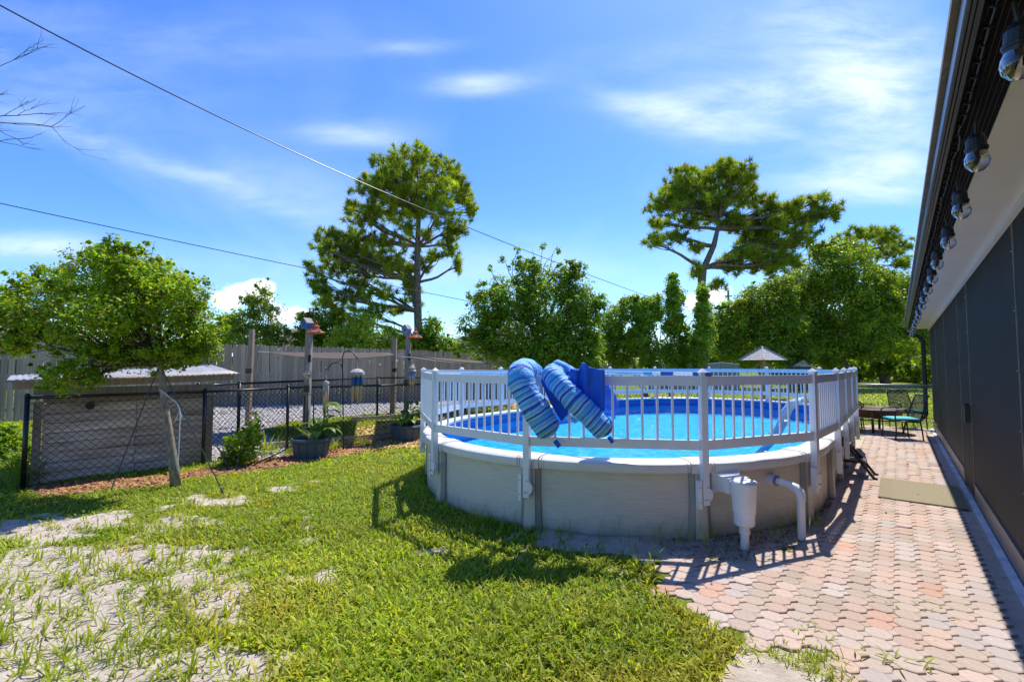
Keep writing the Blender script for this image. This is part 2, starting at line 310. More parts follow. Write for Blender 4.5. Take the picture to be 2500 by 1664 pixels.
# ------------------------------------------------------------------ mesh helpers
def tag(o, label=None, cat=None, group=None, kind=None):
    for k, v in (('label', label), ('category', cat), ('group', group), ('kind', kind)):
        if v: o[k] = v
    return o
def empty(name, loc=(0,0,0), rz=0, label=None, cat=None, group=None, kind=None):
    o = bpy.data.objects.new(name, None); COL.objects.link(o); o.location = loc; o.rotation_euler = (0,0,rz); o.empty_display_size = .1
    return tag(o, label, cat, group, kind)
def link(name, me, m, parent=None, smooth=False):
    if m is not None and len(me.materials) == 0: me.materials.append(M[m] if isinstance(m, str) else m)
    if smooth: me.polygons.foreach_set('use_smooth', [True]*len(me.polygons))
    o = bpy.data.objects.new(name, me); COL.objects.link(o)
    if parent: o.parent = parent
    return o
class MB:
    def __init__(s): s.v = []; s.f = []; s.a = []
    def add(s, vs, fs, al=None):
        n = len(s.v); s.v += [tuple(p) for p in vs]; s.f += [tuple(i+n for i in f) for f in fs]
        s.a += list(al) if al is not None else [0.]*len(vs)
        return s
    def box(s, c, d, mtx=None, taper=1.0):
        x, y, z = d[0]/2, d[1]/2, d[2]/2
        p = [Vector((sx*x*(taper if sz > 0 else 1), sy*y*(taper if sz > 0 else 1), sz*z)) for sz in (-1,1) for sy in (-1,1) for sx in (-1,1)]
        if mtx is not None: p = [mtx @ q for q in p]
        p = [q+Vector(c) for q in p]
        return s.add(p, [(0,2,3,1),(4,5,7,6),(0,1,5,4),(2,6,7,3),(0,4,6,2),(1,3,7,5)])
    def beam(s, a, b, w, h, up=Vector((0,0,1))):          # box from a to b, width w across, height h
        a = Vector(a); b = Vector(b); d = (b-a); l = d.length; d.normalize(); sx = d.cross(up)
        if sx.length < 1e-4: sx = Vector((1,0,0))
        sx.normalize(); uz = sx.cross(d)
        return s.box((a+b)/2, (w, l, h), Matrix((sx, d, uz)).transposed())
    def tube(s, pts, r, n=8, cap=True, aspect=1.0, up=None):
        pts = [Vector(p) for p in pts]; k = len(pts); rs = r if isinstance(r, (list, tuple)) else [r]*k
        vs = []; al = []; L_ = 0; nx = None
        for i, p in enumerate(pts):
            d = (pts[min(i+1,k-1)]-pts[max(i-1,0)]).normalized()
            if nx is None:
                ref = up or (Vector((0,0,1)) if abs(d.z) < .9 else Vector((1,0,0)))
                nx = d.cross(ref).normalized()
            nx = (nx-d*nx.dot(d)).normalized(); ny = d.cross(nx)
            if i: L_ += (pts[i]-pts[i-1]).length
            for j in range(n):
                t = 2*math.pi*j/n; vs.append(p+nx*math.cos(t)*rs[i]+ny*math.sin(t)*rs[i]*aspect); al.append(L_)
        fs = [(i*n+j, i*n+(j+1)%n, (i+1)*n+(j+1)%n, (i+1)*n+j) for i in range(k-1) for j in range(n)]
        if cap: fs += [tuple(range(n))[::-1], tuple((k-1)*n+j for j in range(n))]
        return s.add(vs, fs, al)
    def lathe(s, prof, n=16, c=(0,0,0), mtx=None):
        c = Vector(c); vs = []
        for r, z in prof:
            for j in range(n):
                t = 2*math.pi*j/n; q = Vector((r*math.cos(t), r*math.sin(t), z)); vs.append((mtx @ q if mtx else q)+c)
        k = len(prof); fs = [(i*n+j, i*n+(j+1)%n, (i+1)*n+(j+1)%n, (i+1)*n+j) for i in range(k-1) for j in range(n)]
        fs += [tuple(range(n))[::-1], tuple((k-1)*n+j for j in range(n))]
        return s.add(vs, fs)
    def prism(s, poly, a, b):       # poly: list of Vector at base, extruded by vector from a to b offset
        n = len(poly); vs = [Vector(p)+Vector(a) for p in poly]+[Vector(p)+Vector(b) for p in poly]
        return s.add(vs, [tuple(range(n))[::-1], tuple(range(n,2*n))]+[(i,(i+1)%n,n+(i+1)%n,n+i) for i in range(n)])
    def mesh(s, name):
        me = bpy.data.meshes.new(name); me.from_pydata(s.v, [], s.f); me.update()
        if any(s.a):
            at_ = me.attributes.new('along', 'FLOAT', 'POINT'); at_.data.foreach_set('value', s.a)
        return me
    def build(s, name, m, parent=None, smooth=False, kind=None):
        o = link(name, s.mesh(name), m, parent, smooth)
        if kind: o['kind'] = kind
        return o
def shade_auto(o, ang=40):
    me = o.data; me.polygons.foreach_set('use_smooth', [True]*len(me.polygons))
    try: me.set_sharp_from_angle(angle=R_(ang))
    except Exception: pass
    return o
def np_mesh(name, V, Fc, m, parent=None, tint=None, kind=None, smooth=False):
    me = bpy.data.meshes.new(name); V = np.asarray(V, np.float32); Fc = np.asarray(Fc, np.int32)
    k = Fc.shape[1]
    me.vertices.add(len(V)); me.vertices.foreach_set('co', V.ravel())
    me.loops.add(Fc.size); me.loops.foreach_set('vertex_index', Fc.ravel())
    me.polygons.add(len(Fc)); me.polygons.foreach_set('loop_start', np.arange(0, Fc.size, k, dtype=np.int32))
    me.update(calc_edges=True)
    if tint is not None:
        a = me.attributes.new('tint', 'FLOAT_COLOR', 'POINT'); t = np.ones((len(V), 4), np.float32); t[:, :3] = tint; a.data.foreach_set('color', t.ravel())
    o = link(name, me, m, parent, smooth)
    if kind: o['kind'] = kind
    return o
def vnoise(x, y, sc, seed=0):
    x = np.asarray(x)*sc+seed*17.3+1000; y = np.asarray(y)*sc+seed*9.1+1000
    T = np.random.default_rng(seed).random((256, 256)); xi = np.floor(x).astype(int); yi = np.floor(y).astype(int)
    fx = x-xi; fy = y-yi; fx = fx*fx*(3-2*fx); fy = fy*fy*(3-2*fy)
    a = T[xi % 256, yi % 256]; b = T[(xi+1) % 256, yi % 256]; c = T[xi % 256, (yi+1) % 256]; d = T[(xi+1) % 256, (yi+1) % 256]
    return (a*(1-fx)+b*fx)*(1-fy)+(c*(1-fx)+d*fx)*fy
def fbm(x, y, sc, seed=0, o=3): return sum(vnoise(x, y, sc*2**i, seed+i)*.5**i for i in range(o))/sum(.5**i for i in range(o))
def inpoly(x, y, poly):
    r = np.zeros(np.shape(x), bool); n = len(poly)
    for i in range(n):
        x1, y1 = poly[i][:2]; x2, y2 = poly[(i+1) % n][:2]
        c = ((y1 > y) != (y2 > y)) & (x < (x2-x1)*(y-y1)/((y2-y1) if y2 != y1 else 1e-9)+x1); r ^= c
    return r

# ------------------------------------------------------------------ ground
PC = (6.6, -3.35); PR = 2.75; PE = 10.9; PA = 2.85; PB = 2.65             # pool: front centre (u,v), radius, far centre u
def pool_dist(x, y):                                 # signed distance outside the pool wall
    u = x*UX+y*UY; v = x*UY-y*UX; uc = np.clip(u, PC[0], PE); return np.hypot((u-uc)*PB/PA, v-PC[1])-PB
def pix(x, y, z=0):
    zz = z-CH; Yc_ = y*math.cos(PITCH)+zz*math.sin(PITCH); Zc = -y*math.sin(PITCH)+zz*math.cos(PITCH)
    Yc_ = np.where(Yc_ > .1, Yc_, .1); return 1250+F*x/Yc_, 832-F*Zc/Yc_
BARE = [(70,1300,120,18),(250,1262,95,12),(430,1268,90,14),(530,1215,70,10),(70,1400,160,34),(230,1372,150,22),(380,1345,80,14),(70,1505,150,38),(240,1580,160,50),
        (480,1405,60,34),(500,1345,70,12),(570,1480,85,45),(520,1625,160,50),(340,1650,200,34),(120,1625,150,45),(1060,1347,55,12),(1095,1290,50,10),
        (1530,1315,210,28),(1690,1360,100,22),(1830,1655,120,38),(1950,1640,150,50),(1760,1620,60,30),(1800,1370,150,30),(690,1190,70,7),(920,1460,30,10),(870,1330,30,8),(800,1420,50,10)]
PATIO = [uv(15.6,.56), uv(1.2,.56), uv(1.2,-.1), uv(2.95,-.3)] + [gp(*p) for p in ((2020,1605),(1880,1605),(1770,1555),(1700,1505),(1590,1440),(1600,1385),(1640,1335),(1705,1330),(1745,1352),(1790,1360),(1850,1345),(1880,1315),(1925,1330),(1965,1300))] + [uv(6.2,-.6), uv(15.6,-.6)]
PATIO_XY = [(p.x, p.y) for p in PATIO]
MULCH = [[gp(*p) for p in q] for q in ([(100,1215),(380,1188),(470,1168),(560,1158),(640,1150),(760,1128),(880,1106),(1000,1086),(1075,1072),(1060,1045),(880,1075),(800,1090),(650,1118),(520,1140),(400,1160),(60,1185)],)]
YEL = [gp(*p) for p in ((870,1045),(960,1030),(1250,1000),(1250,985),(1400,985),(1400,1010),(1080,1090),(870,1098))]
GRAV = [gp(*p) for p in ((380,985),(1300,962),(1300,985),(900,1012),(700,1030),(640,1055),(700,1085),(690,1118),(490,1132),(400,1030))]
def cover(x, y):                                     # 1 = grass, 0 = bare sand
    px, py = pix(x, y); s = np.zeros(np.shape(x)); px = px+(fbm(x, y, 1.9, 71, 3)-.5)*170; py = py+(fbm(x, y, 1.6, 81, 3)-.5)*55
    for cx, cy, a, b in BARE: s = np.maximum(s, min(1., .12+a/125)*np.exp(-((((px-cx)/a/1.15)**2+((py-cy)/b/1.15)**2)*.8)))
    s = np.where(y > .3, s, 0); s = np.where(y > .3, s+.22*np.exp(-((px-880)/330)**2-((py-1350)/120)**2), s); n = fbm(x, y, 2.6, 3, 5)*.6+fbm(x, y, 11, 13, 3)*.4
    s = s*1.0+(n-.5)*1.9
    left = np.clip((1000-px)/750, 0, 1)*np.clip((py-1215)/90, 0, 1)*.50
    return np.clip(1-(s+left-.14)*1.15, 0, 1)
def hgt(x, y):
    z = (fbm(x, y, 1.4, 21, 4)-.5)*.05+(fbm(x, y, 9, 31, 3)-.5)*.016
    u = x*UX+y*UY; v = x*UY-y*UX
    near = np.clip(1-(np.abs(v)-9)/8, 0, 1)
    z = z*near
    ip = inpoly(x, y, PATIO_XY) | ((v > .5) & (u > 1))
    pd = pool_dist(x, y); z = z+.03*np.exp(-(np.clip(pd, 0, 9)/.25)**2)*(pd > 0)*(v < -.9)
    z = np.where(ip, -.009, np.where((v > -1.8) & (u > 1) & (u < 16), np.abs(z)*.6-.006, z)); z = np.where(pd < -.05, -.05, z)
    return z
def ipd(x, y): return (pool_dist(x, y) < .35) & (x > .35)
def ground():
    fx = np.arange(-9, 5.6, .06); xs = np.concatenate([-9-np.geomspace(.1, 400, 44)[::-1], fx, 5.6+np.geomspace(.1, 400, 44)])
    fy = np.arange(2.2, 12.5, .055); ys = np.concatenate([2.2-np.geomspace(.1, 60, 14)[::-1], fy, 12.5+np.geomspace(.1, 900, 50)])
    Xg, Yg = np.meshgrid(xs, ys); x = Xg.ravel(); y = Yg.ravel(); z = hgt(x, y)
    nx, ny = len(xs), len(ys); i = np.arange(nx*ny).reshape(ny, nx)
    Fq = np.stack([i[:-1,:-1], i[:-1,1:], i[1:,1:], i[1:,:-1]], -1).reshape(-1, 4)
    cv = cover(x, y); px, py = pix(x, y)
    t = np.zeros((len(x), 3)); t[:, 0] = np.where((y < 20) & (py > 1130), 1-cv, 0)
    u = x*UX+y*UY; v = x*UY-y*UX; t[:, 0] = np.where((v > -.75) & (u > 1) & (u < 16) & (v < .8), 1, t[:, 0]); t[:, 0] = np.where(ipd(x, y), 1, t[:, 0])
    for q in MULCH: t[:, 1] = np.maximum(t[:, 1], inpoly(x, y, q))
    t[:, 1] = np.maximum(t[:, 1], inpoly(x, y, YEL)*.7); t[:, 2] = inpoly(x, y, GRAV)
    o = np_mesh('ground', np.stack([x, y, z], 1), Fq, 'ground', None, t, None, True); o['kind'] = 'structure'
ground()

# ------------------------------------------------------------------ paved patio
def patio():
    base = MB(); P = [p.copy() for p in (uv(15.62,.57,-.03), uv(1.1,.57,-.03), uv(1.1,-.15,-.03), uv(15.62,-.6,-.03))]
    root = empty('paved_patio', (0,0,0), 0, None, None, None, 'structure')
    pv = .135; pu = .130; c = .56
    def octo(cx, cy, a, b, z0, z1, mb, bev=.006):
        k = c
        pts = [(-a*(1-k*1.0), -b), (a*(1-k), -b), (a, -b*(1-k)), (a, b*(1-k)), (a*(1-k), b), (-a*(1-k), b), (-a, b*(1-k)), (-a, -b*(1-k))]
        o = [Vector((cx+x, cy+y, 0)) for x, y in pts]; i = [Vector((cx+x*(1-bev/a), cy+y*(1-bev/b), 0)) for x, y in pts]
        n = 8; vs = [p+Vector((0,0,z0)) for p in o]+[p+Vector((0,0,z1-.003)) for p in o]+[p+Vector((0,0,z1)) for p in i]
        mb.add(vs, [tuple(range(16,24))]+[(q,(q+1)%n,n+(q+1)%n,n+q) for q in range(n)]+[(n+q,n+(q+1)%n,2*n+(q+1)%n,2*n+q) for q in range(n)])
    def unit(k):
        mb = MB(); a = pv/2-.0015; b = pu/2-.0008
        for j in (0, 1):
            octo(0, j*pu, a, b, -.04, .0, mb)
            s = pv*c/2*.94; s2 = pu*c/2*.94; cx, cy = pv/2, j*pu+pu/2-.5*SH
            q = [(-s,0),(0,-s2),(s,0),(0,s2)]
            vs = [Vector((cx+x, cy+y, z)) for z in (-.04, -.004) for x, y in q]+[Vector((cx+x*.86, cy+y*.86, -.0005)) for x, y in q]
            mb.add(vs, [(8,9,10,11)]+[(i,(i+1)%4,4+(i+1)%4,4+i) for i in range(4)]+[(4+i,4+(i+1)%4,8+(i+1)%4,8+i) for i in range(4)])
        return mb
    SH = .02
    proto = unit(0)
    # local x = +v direction, local y = +u direction
    spots = []
    for i in range(-13, 5):
        off = random.choice((0, 1)) if i % 1 == 0 else 0
        off = i % 2
        for k in range(0, 60):
            j = 2*k+off; u = 1.3+j*pu-SH*i; v = i*pv
            if u > 15.5 or v > .5: continue
            p = uv(u, v); q = uv(u+pu, v)
            ins = all(inpoly(np.array([w.x]), np.array([w.y]), PATIO_XY)[0] for w in (p, q))
            if not ins: continue
            if pool_dist(p.x, p.y) < .13 or pool_dist(q.x, q.y) < .13: continue
            spots.append((p.length, p, v, u))
    spots.sort(key=lambda s: s[0] if s[1].y > 1.0 else 99+s[0])
    Mx = Matrix((VD, UD, Vector((0,0,1)))).transposed()
    basis = Matrix.Rotation(-TH, 3, 'Z')
    prs = {}
    protome = proto.mesh('paver')
    far = {}
    for n, (d, p, v, u) in enumerate(spots):
        w = [5,7,5,7,4,1.2,4,7,.5]; ci = random.choices(range(9), w)[0]
        tilt = Matrix.Rotation(random.gauss(0, .012), 3, 'X') @ Matrix.Rotation(random.gauss(0, .012), 3, 'Y')
        jz = random.gauss(0, .0016)+.004
        if n < 300:
            if ci not in prs:
                me = protome.copy(); me.name = 'paver'; me.materials.append(PAV[ci]); prs[ci] = me
            o = bpy.data.objects.new('paver', prs[ci]); COL.objects.link(o); o.parent = root
            o.matrix_local = Matrix.Translation((p.x, p.y, jz)) @ (basis @ tilt @ Matrix.Rotation(random.gauss(0, .01), 3, 'Z')).to_4x4()
        else:
            mb = far.setdefault('all', (MB(), []))
            vs = [basis @ tilt @ Vector(q)+Vector((p.x, p.y, jz)) for q in proto.v]
            mb[0].add(vs, proto.f); mb[1].extend([ci]*len(proto.f))
    me = far['all'][0].mesh('far_pavers')
    for m in PAV: me.materials.append(m)
    me.polygons.foreach_set('material_index', far['all'][1])
    o = link('far_pavers', me, None, root); o['kind'] = 'stuff'
patio()

# ------------------------------------------------------------------ swimming pool
HP = math.pi*PR/2; ST = PE-PC[0]; PER = 2*math.pi*PR+2*ST
def path(S, off=0.0):            # arc length from the pool's nearest tip, positive towards the house side -> uv point, outward normal
    S = (S+PER/2) % PER-PER/2; sg = 1 if S >= 0 else -1; s = abs(S)
    if s <= HP: a = s/PR; u = PC[0]-PA*math.cos(a); v = PB*math.sin(a); n = (-PB*math.cos(a), PA*math.sin(a))
    elif s <= HP+ST: u = PC[0]+(s-HP); v = PB; n = (0, 1)
    else: a = (s-HP-ST)/PR; u = PE+PA*math.sin(a); v = PB*math.cos(a); n = (PB*math.sin(a), PA*math.cos(a))
    ln = math.hypot(*n); n = (n[0]/ln, n[1]/ln); u += n[0]*off; v += n[1]*off
    p = uv(u, PC[1]+v*sg); nn = UD*n[0]+VD*(n[1]*sg); return p, nn
d15 = R_(15)*PR
def half_legs(front):
    h = [R_(a)*PR for a in front]; e = h[-1]; f_ = PER/2-5*d15
    return h+[e+(f_-e)*k/5 for k in range(1, 5)]+[f_, PER/2-3*d15, PER/2-d15]
LEGS = sorted([-s for s in half_legs((18, 49, 80))]+half_legs((11.5, 45, 74.5)))
RIMZ = .71
def swimming_pool():
    root = empty('swimming_pool', uv(PC[0], PC[1]), 0, 'large oval above ground pool with beige resin walls and blue water', 'swimming pool')
    base = root.location.copy()
    def fin(mb, name, m, sm=True, par=None):
        inv = base
        mb.v = [tuple(Vector(p)-inv) for p in mb.v] if par is None else mb.v
        o = mb.build(name, m, par or root)
        if sm: shade_auto(o)
        return o
    n = len(LEGS)
    def sweep(mb, s0, s1, prof, k):                  # prof: list of (offset, z)
        vs = []
        for i in range(k+1):
            s = s0+(s1-s0)*i/k
            for o_, z in prof:
                p, _ = path(s, o_); vs.append(Vector((p.x, p.y, z)))
        m_ = len(prof)
        fs = [(i*m_+j, (i+1)*m_+j, (i+1)*m_+(j+1) % m_, i*m_+(j+1) % m_) for i in range(k) for j in range(m_)]
        fs += [tuple(range(m_)), tuple(k*m_+j for j in range(m_))[::-1]]
        mb.add(vs, fs)
    ledge = [(-.165, RIMZ-.045), (-.165, RIMZ-.012), (-.15, RIMZ), (0.0, RIMZ+.002), (.045, RIMZ-.004), (.066, RIMZ-.02), (.07, RIMZ-.04), (.064, RIMZ-.095), (.05, RIMZ-.1), (.045, RIMZ-.045)]
    cap = [(o_*1.06+(.008 if o_ > 0 else -.004), z+(.007 if z > RIMZ-.05 else -.006)) for o_, z in ledge]
    for i in range(n):
        s0 = LEGS[i]; s1 = LEGS[(i+1) % n]
        if s1 < s0: s1 += PER
        k = 12
        w = MB(); sweep(w, s0-.0, s1+.0, [(-.004, -.02), (-.004, RIMZ-.05), (.004, RIMZ-.05), (.004, -.02)], k); fin(w, 'wall_panel', 'pool_wall')
        t = MB(); sweep(t, s0+.15, s1-.15, ledge, k); fin(t, 'top_ledge', 'resin_light')
        c = MB(); sweep(c, s0-.095, s0+.095, cap, 4); co = fin(c, 'ledge_cap', 'resin_light')
        for sg in (-1, 1):
            r_ = MB()
            for q in (.115, .142): sweep(r_, s0+sg*q-.009, s0+sg*q+.009, [(a_*1.03+(.003 if a_ > 0 else -.002), z_+.003) for a_, z_ in ledge], 1)
            fin(r_, 'ledge_rib', 'resin_light')
        # upright: wide tapering body with a recessed dark channel each side
        p, nn = path(s0); tt = nn.cross(Vector((0,0,1))).normalized()
        def up(a0, a1, r0, r1, name, m):
            b_ = MB(); vs = []
            for z, wd in ((-.03, 1.18), (.3, 1.0), (RIMZ-.098, 1.0)):
                for a, r in ((a0, .002), (a1, .002), (a1, r1*.92), (a1-(a1-a0)*.15, r1), (a0+(a1-a0)*.15, r0), (a0, r0*.92)):
                    vs.append(p+tt*(a*wd)+nn*r*wd+Vector((0,0,z)))
            fs = [(j*6+q, j*6+(q+1) % 6, (j+1)*6+(q+1) % 6, (j+1)*6+q) for j in range(2) for q in range(6)]+[tuple(range(6))[::-1], tuple(12+q for q in range(6))]
            b_.add(vs, fs); return fin(b_, name, m)
        up(-.055, .055, .062, .062, 'upright', 'resin')
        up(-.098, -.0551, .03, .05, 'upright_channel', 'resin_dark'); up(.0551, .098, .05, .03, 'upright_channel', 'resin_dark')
    # liner, floor, water
    K = 160; vs = []; fs = []; al = []
    for i in range(K):
        s = PER*i/K
        for z in (.30, .405, .645, RIMZ-.02):
            p, _ = path(s, -.06); vs.append(Vector((p.x, p.y, z))); al.append(s)
    for i in range(K):
        j = (i+1) % K
        for q in range(3): fs.append((i*4+q, i*4+q+1, j*4+q+1, j*4+q))
    mb = MB(); mb.add(vs, fs, al); fin(mb, 'liner', 'liner_wall')
    mb = MB(); mb.add([path(PER*i/K, -.055)[0]+Vector((0,0,.30)) for i in range(K)], [tuple(range(K))]); fin(mb, 'pool_floor', 'liner_floor', False)
    mb = MB(); mb.add([path(PER*i/K, -.058)[0]+Vector((0,0,.48)) for i in range(K)], [tuple(range(K))]); fin(mb, 'water', 'water', False)
    # skimmer
    p, nn = path(R_(50)*PR, .0); tt = Vector((0,0,1)).cross(nn).normalized(); MT = Matrix((tt, nn, Vector((0,0,1)))).transposed(); dz = Vector((0,0,1))
    sk = MB(); sk.box(p+nn*.035+dz*.525, (.29, .07, .19), MT); fin(sk, 'skimmer', 'pvc', False)
    sk = MB(); sk.box(p+nn*.08+dz*.525, (.25, .02, .165), MT); sk.box(p+nn*.10+dz*.527, (.23, .02, .15), MT); sk.box(p+nn*.17+dz*.527, (.215, .13, .135), MT)
    fin(sk, 'skimmer_throat', 'pvc', False)
    cc = p+nn*.30
    sk = MB(); sk.lathe([(.07,.2),(.085,.215),(.088,.31),(.094,.315),(.106,.56),(.113,.562),(.113,.574),(.108,.58)], 24, cc); fin(sk, 'skimmer_basket_housing', 'pvc')
    sk = MB(); sk.lathe([(.10,.5805),(.10,.588),(.092,.591)], 24, cc); sk.box(cc+Vector((0,0,.594)), (.06,.012,.008), MT); fin(sk, 'skimmer_lid', 'pvc')
    sk = MB(); sk.lathe([(.036,-.04),(.036,.13),(.045,.131),(.045,.165),(.04,.17),(.05,.2)], 16, cc); fin(sk, 'drain_pipe', 'pvc')
    # return line
    p, nn = path(R_(62)*PR, .0); a = p+nn*.0+dz*.49
    sk = MB(); sk.tube([a, a+nn*.035], .056, 14); sk.tube([a+nn*.035, a+nn*.075], .05, 14); fin(sk, 'return_fitting', 'pvc')
    sk = MB(); sk.tube([a+nn*.075, a+nn*.085], .052, 14); fin(sk, 'fitting_ring', 'blue_pale')
    b = a+nn*.235+tt*.03-dz*.03; cc = b+nn*.055-dz*.06
    sk = MB(); sk.tube([a+nn*.085, b], .033, 14); fin(sk, 'return_pipe', 'pvc')
    sk = MB(); sk.tube([b-nn*.03, b+nn*.015-dz*.006, b+nn*.042-dz*.03, cc, cc-dz*.05], .041, 14); fin(sk, 'elbow', 'pvc')
    sk = MB(); sk.tube([cc-dz*.04, Vector((cc.x, cc.y, -.05))], .034, 14); fin(sk, 'return_pipe', 'pvc')
swimming_pool()

# ------------------------------------------------------------------ picket fence on the pool
def pool_fence():
    root = empty('pool_fence', uv(PC[0], PC[1]), 0, 'white vinyl picket safety fence standing around the rim of the oval pool', 'fence')
    inv = root.location.copy(); OFF = .115
    post = MB(); post.box((0,0,.93), (.062,.062,1.18)); post_me = post.mesh('post')
    cap = MB(); cap.box((0,0,1.528), (.074,.074,.016)); cap.box((0,0,1.553), (.07,.07,.034), None, .12); cap_me = cap.mesh('post_cap')
    pk = MB(); pk.tube([(0,0,.90), (0,0,1.43)], .0125, 8, False); pk_me = pk.mesh('picket')
    br = MB(); br.box((-.062,-.012,.435), (.034,.05,.25)); br_me = br.mesh('bracket')
    kb = MB()
    prof = [Vector((.032,0,-.05)), Vector((.045,0,-.048)), Vector((.062,0,-.025)), Vector((.066,0,.0)), Vector((.062,0,.025)), Vector((.045,0,.05)), Vector((.032,0,.06))]
    kb.prism(prof, (0,-.03,.43), (0,.0,.43)); kb_me = kb.mesh('foot_cheek')
    sc = MB()
    for x, z in ((-.062,.50),(-.062,.37),(.012,.50),(.012,.39),(-.012,.39)): sc.tube([(x,-.030,z), (x,-.042,z)], .0045, 6)
    sc_me = sc.mesh('screws'); sc_me.materials.append(M['frame_bar'])
    for me in (post_me, cap_me, pk_me, br_me, kb_me): me.materials.append(M['white_vinyl'])
    pk_me.polygons.foreach_set('use_smooth', [True]*len(pk_me.polygons))
    n = len(LEGS); P = [path(s, OFF) for s in LEGS]
    def put(name, me, loc, rz):
        o = bpy.data.objects.new(name, me); COL.objects.link(o); o.parent = root; o.location = loc-inv; o.rotation_euler = (0,0,rz); return o
    for i in range(n):
        (p, nn), (q, _) = P[i], P[(i+1) % n]
        rz = math.atan2(nn.y, nn.x)+math.pi/2
        put('post', post_me, p, rz); put('post_cap', cap_me, p, rz); put('bracket', br_me, p, rz); put('foot_cheek', kb_me, p, rz); put('screws', sc_me, p, rz)
        d = (q-p); l = d.length; d.normalize(); a = p+d*.031-inv; b = q-d*.031-inv
        rr = math.atan2(d.y, d.x)
        for nm, z, h in (('top_rail', 1.455, .088), ('bottom_rail', .872, .088)):
            r = MB(); r.beam(a+Vector((0,0,z)), b+Vector((0,0,z)), .034, h); r.build(nm, 'white_vinyl', root)
        for k in range(1, 12): put('picket', pk_me, p+d*(l*k/12), rr)
pool_fence()
# gate latch on the house side
def gate_latch():
    p, nn = path(LEGS[-1-6], .15)
    return
def pool_pole():
    b = path(R_(45)*PR, .11)[0]
    l = path(-R_(49)*PR, .11)[0]; a = Vector((l.x, l.y, 1.519)); b = Vector((b.x, b.y, 1.519)); d = (b-a).normalized(); b = b+d*.05; a = a-d*.02
    root = empty('pool_pole', a, 0, 'long silver telescopic pool pole with blue grips lying across the top of the pool fence', 'pole'); z = Vector((0,0,0))
    L_ = (b-a).length
    def seg(t0, t1, r, m, nm): mb = MB(); mb.tube([d*t0, d*t1], r, 12); shade_auto(mb.build(nm, m, root))
    seg(0, L_-.62, .017, 'pole_metal', 'outer_tube'); seg(L_-.62, L_-.09, .0145, 'white_vinyl', 'inner_tube')
    seg(L_-.13, L_+.03, .021, 'pole_blue', 'grip'); seg(L_-.44, L_-.32, .022, 'pole_blue', 'grip'); seg(L_-.62, L_-.53, .019, 'cloth_sky', 'lock_collar')
pool_pole()

# ------------------------------------------------------------------ pool floats
def noisy(o, amp, sc, seed=0):
    me = o.data; k = len(me.vertices); co = np.empty(k*3, np.float32); me.vertices.foreach_get('co', co); co = co.reshape(-1, 3); no = np.empty(k*3, np.float32); me.vertices.foreach_get('normal', no); no = no.reshape(-1, 3)
    n = fbm(co[:,0]+co[:,2]*.7, co[:,1]+co[:,2]*1.1, sc, seed, 3)-.5
    co += no*n[:, None]*amp; me.vertices.foreach_set('co', co.ravel()); me.update()
def bolster(mb, pts, r, n=24, k=40, flat=1.0):
    P = [Vector(p) for p in pts]; out = []
    for i in range(k+1):                                        # catmull-rom through pts
        t = i/k*(len(P)-1); j = min(int(t), len(P)-2); f = t-j
        p0, p1, p2, p3 = P[max(j-1,0)], P[j], P[j+1], P[min(j+2,len(P)-1)]
        out.append(.5*((2*p1)+(p2-p0)*f+(2*p0-5*p1+4*p2-p3)*f*f+(3*p1-p0-3*p2+p3)*f**3))
    L_ = sum((out[i+1]-out[i]).length for i in range(k)); acc = 0; rs = []
    for i in range(k+1):
        if i: acc += (out[i]-out[i-1]).length
        e = min(acc, L_-acc)/(r*.75); rs.append(r*(math.sqrt(max(.03, 1-(1-min(e,1))**2)))*(1+.025*math.sin(i*1.7)+.02*math.sin(i*.7)))
    mb.tube(out, rs, n, True, flat)
def strap(root, a, b, w, m='cloth_blue'):
    mb = MB(); mb.beam(a, b, w, .012, Vector((0,-1,.2))); mb.build('strap', m, root)
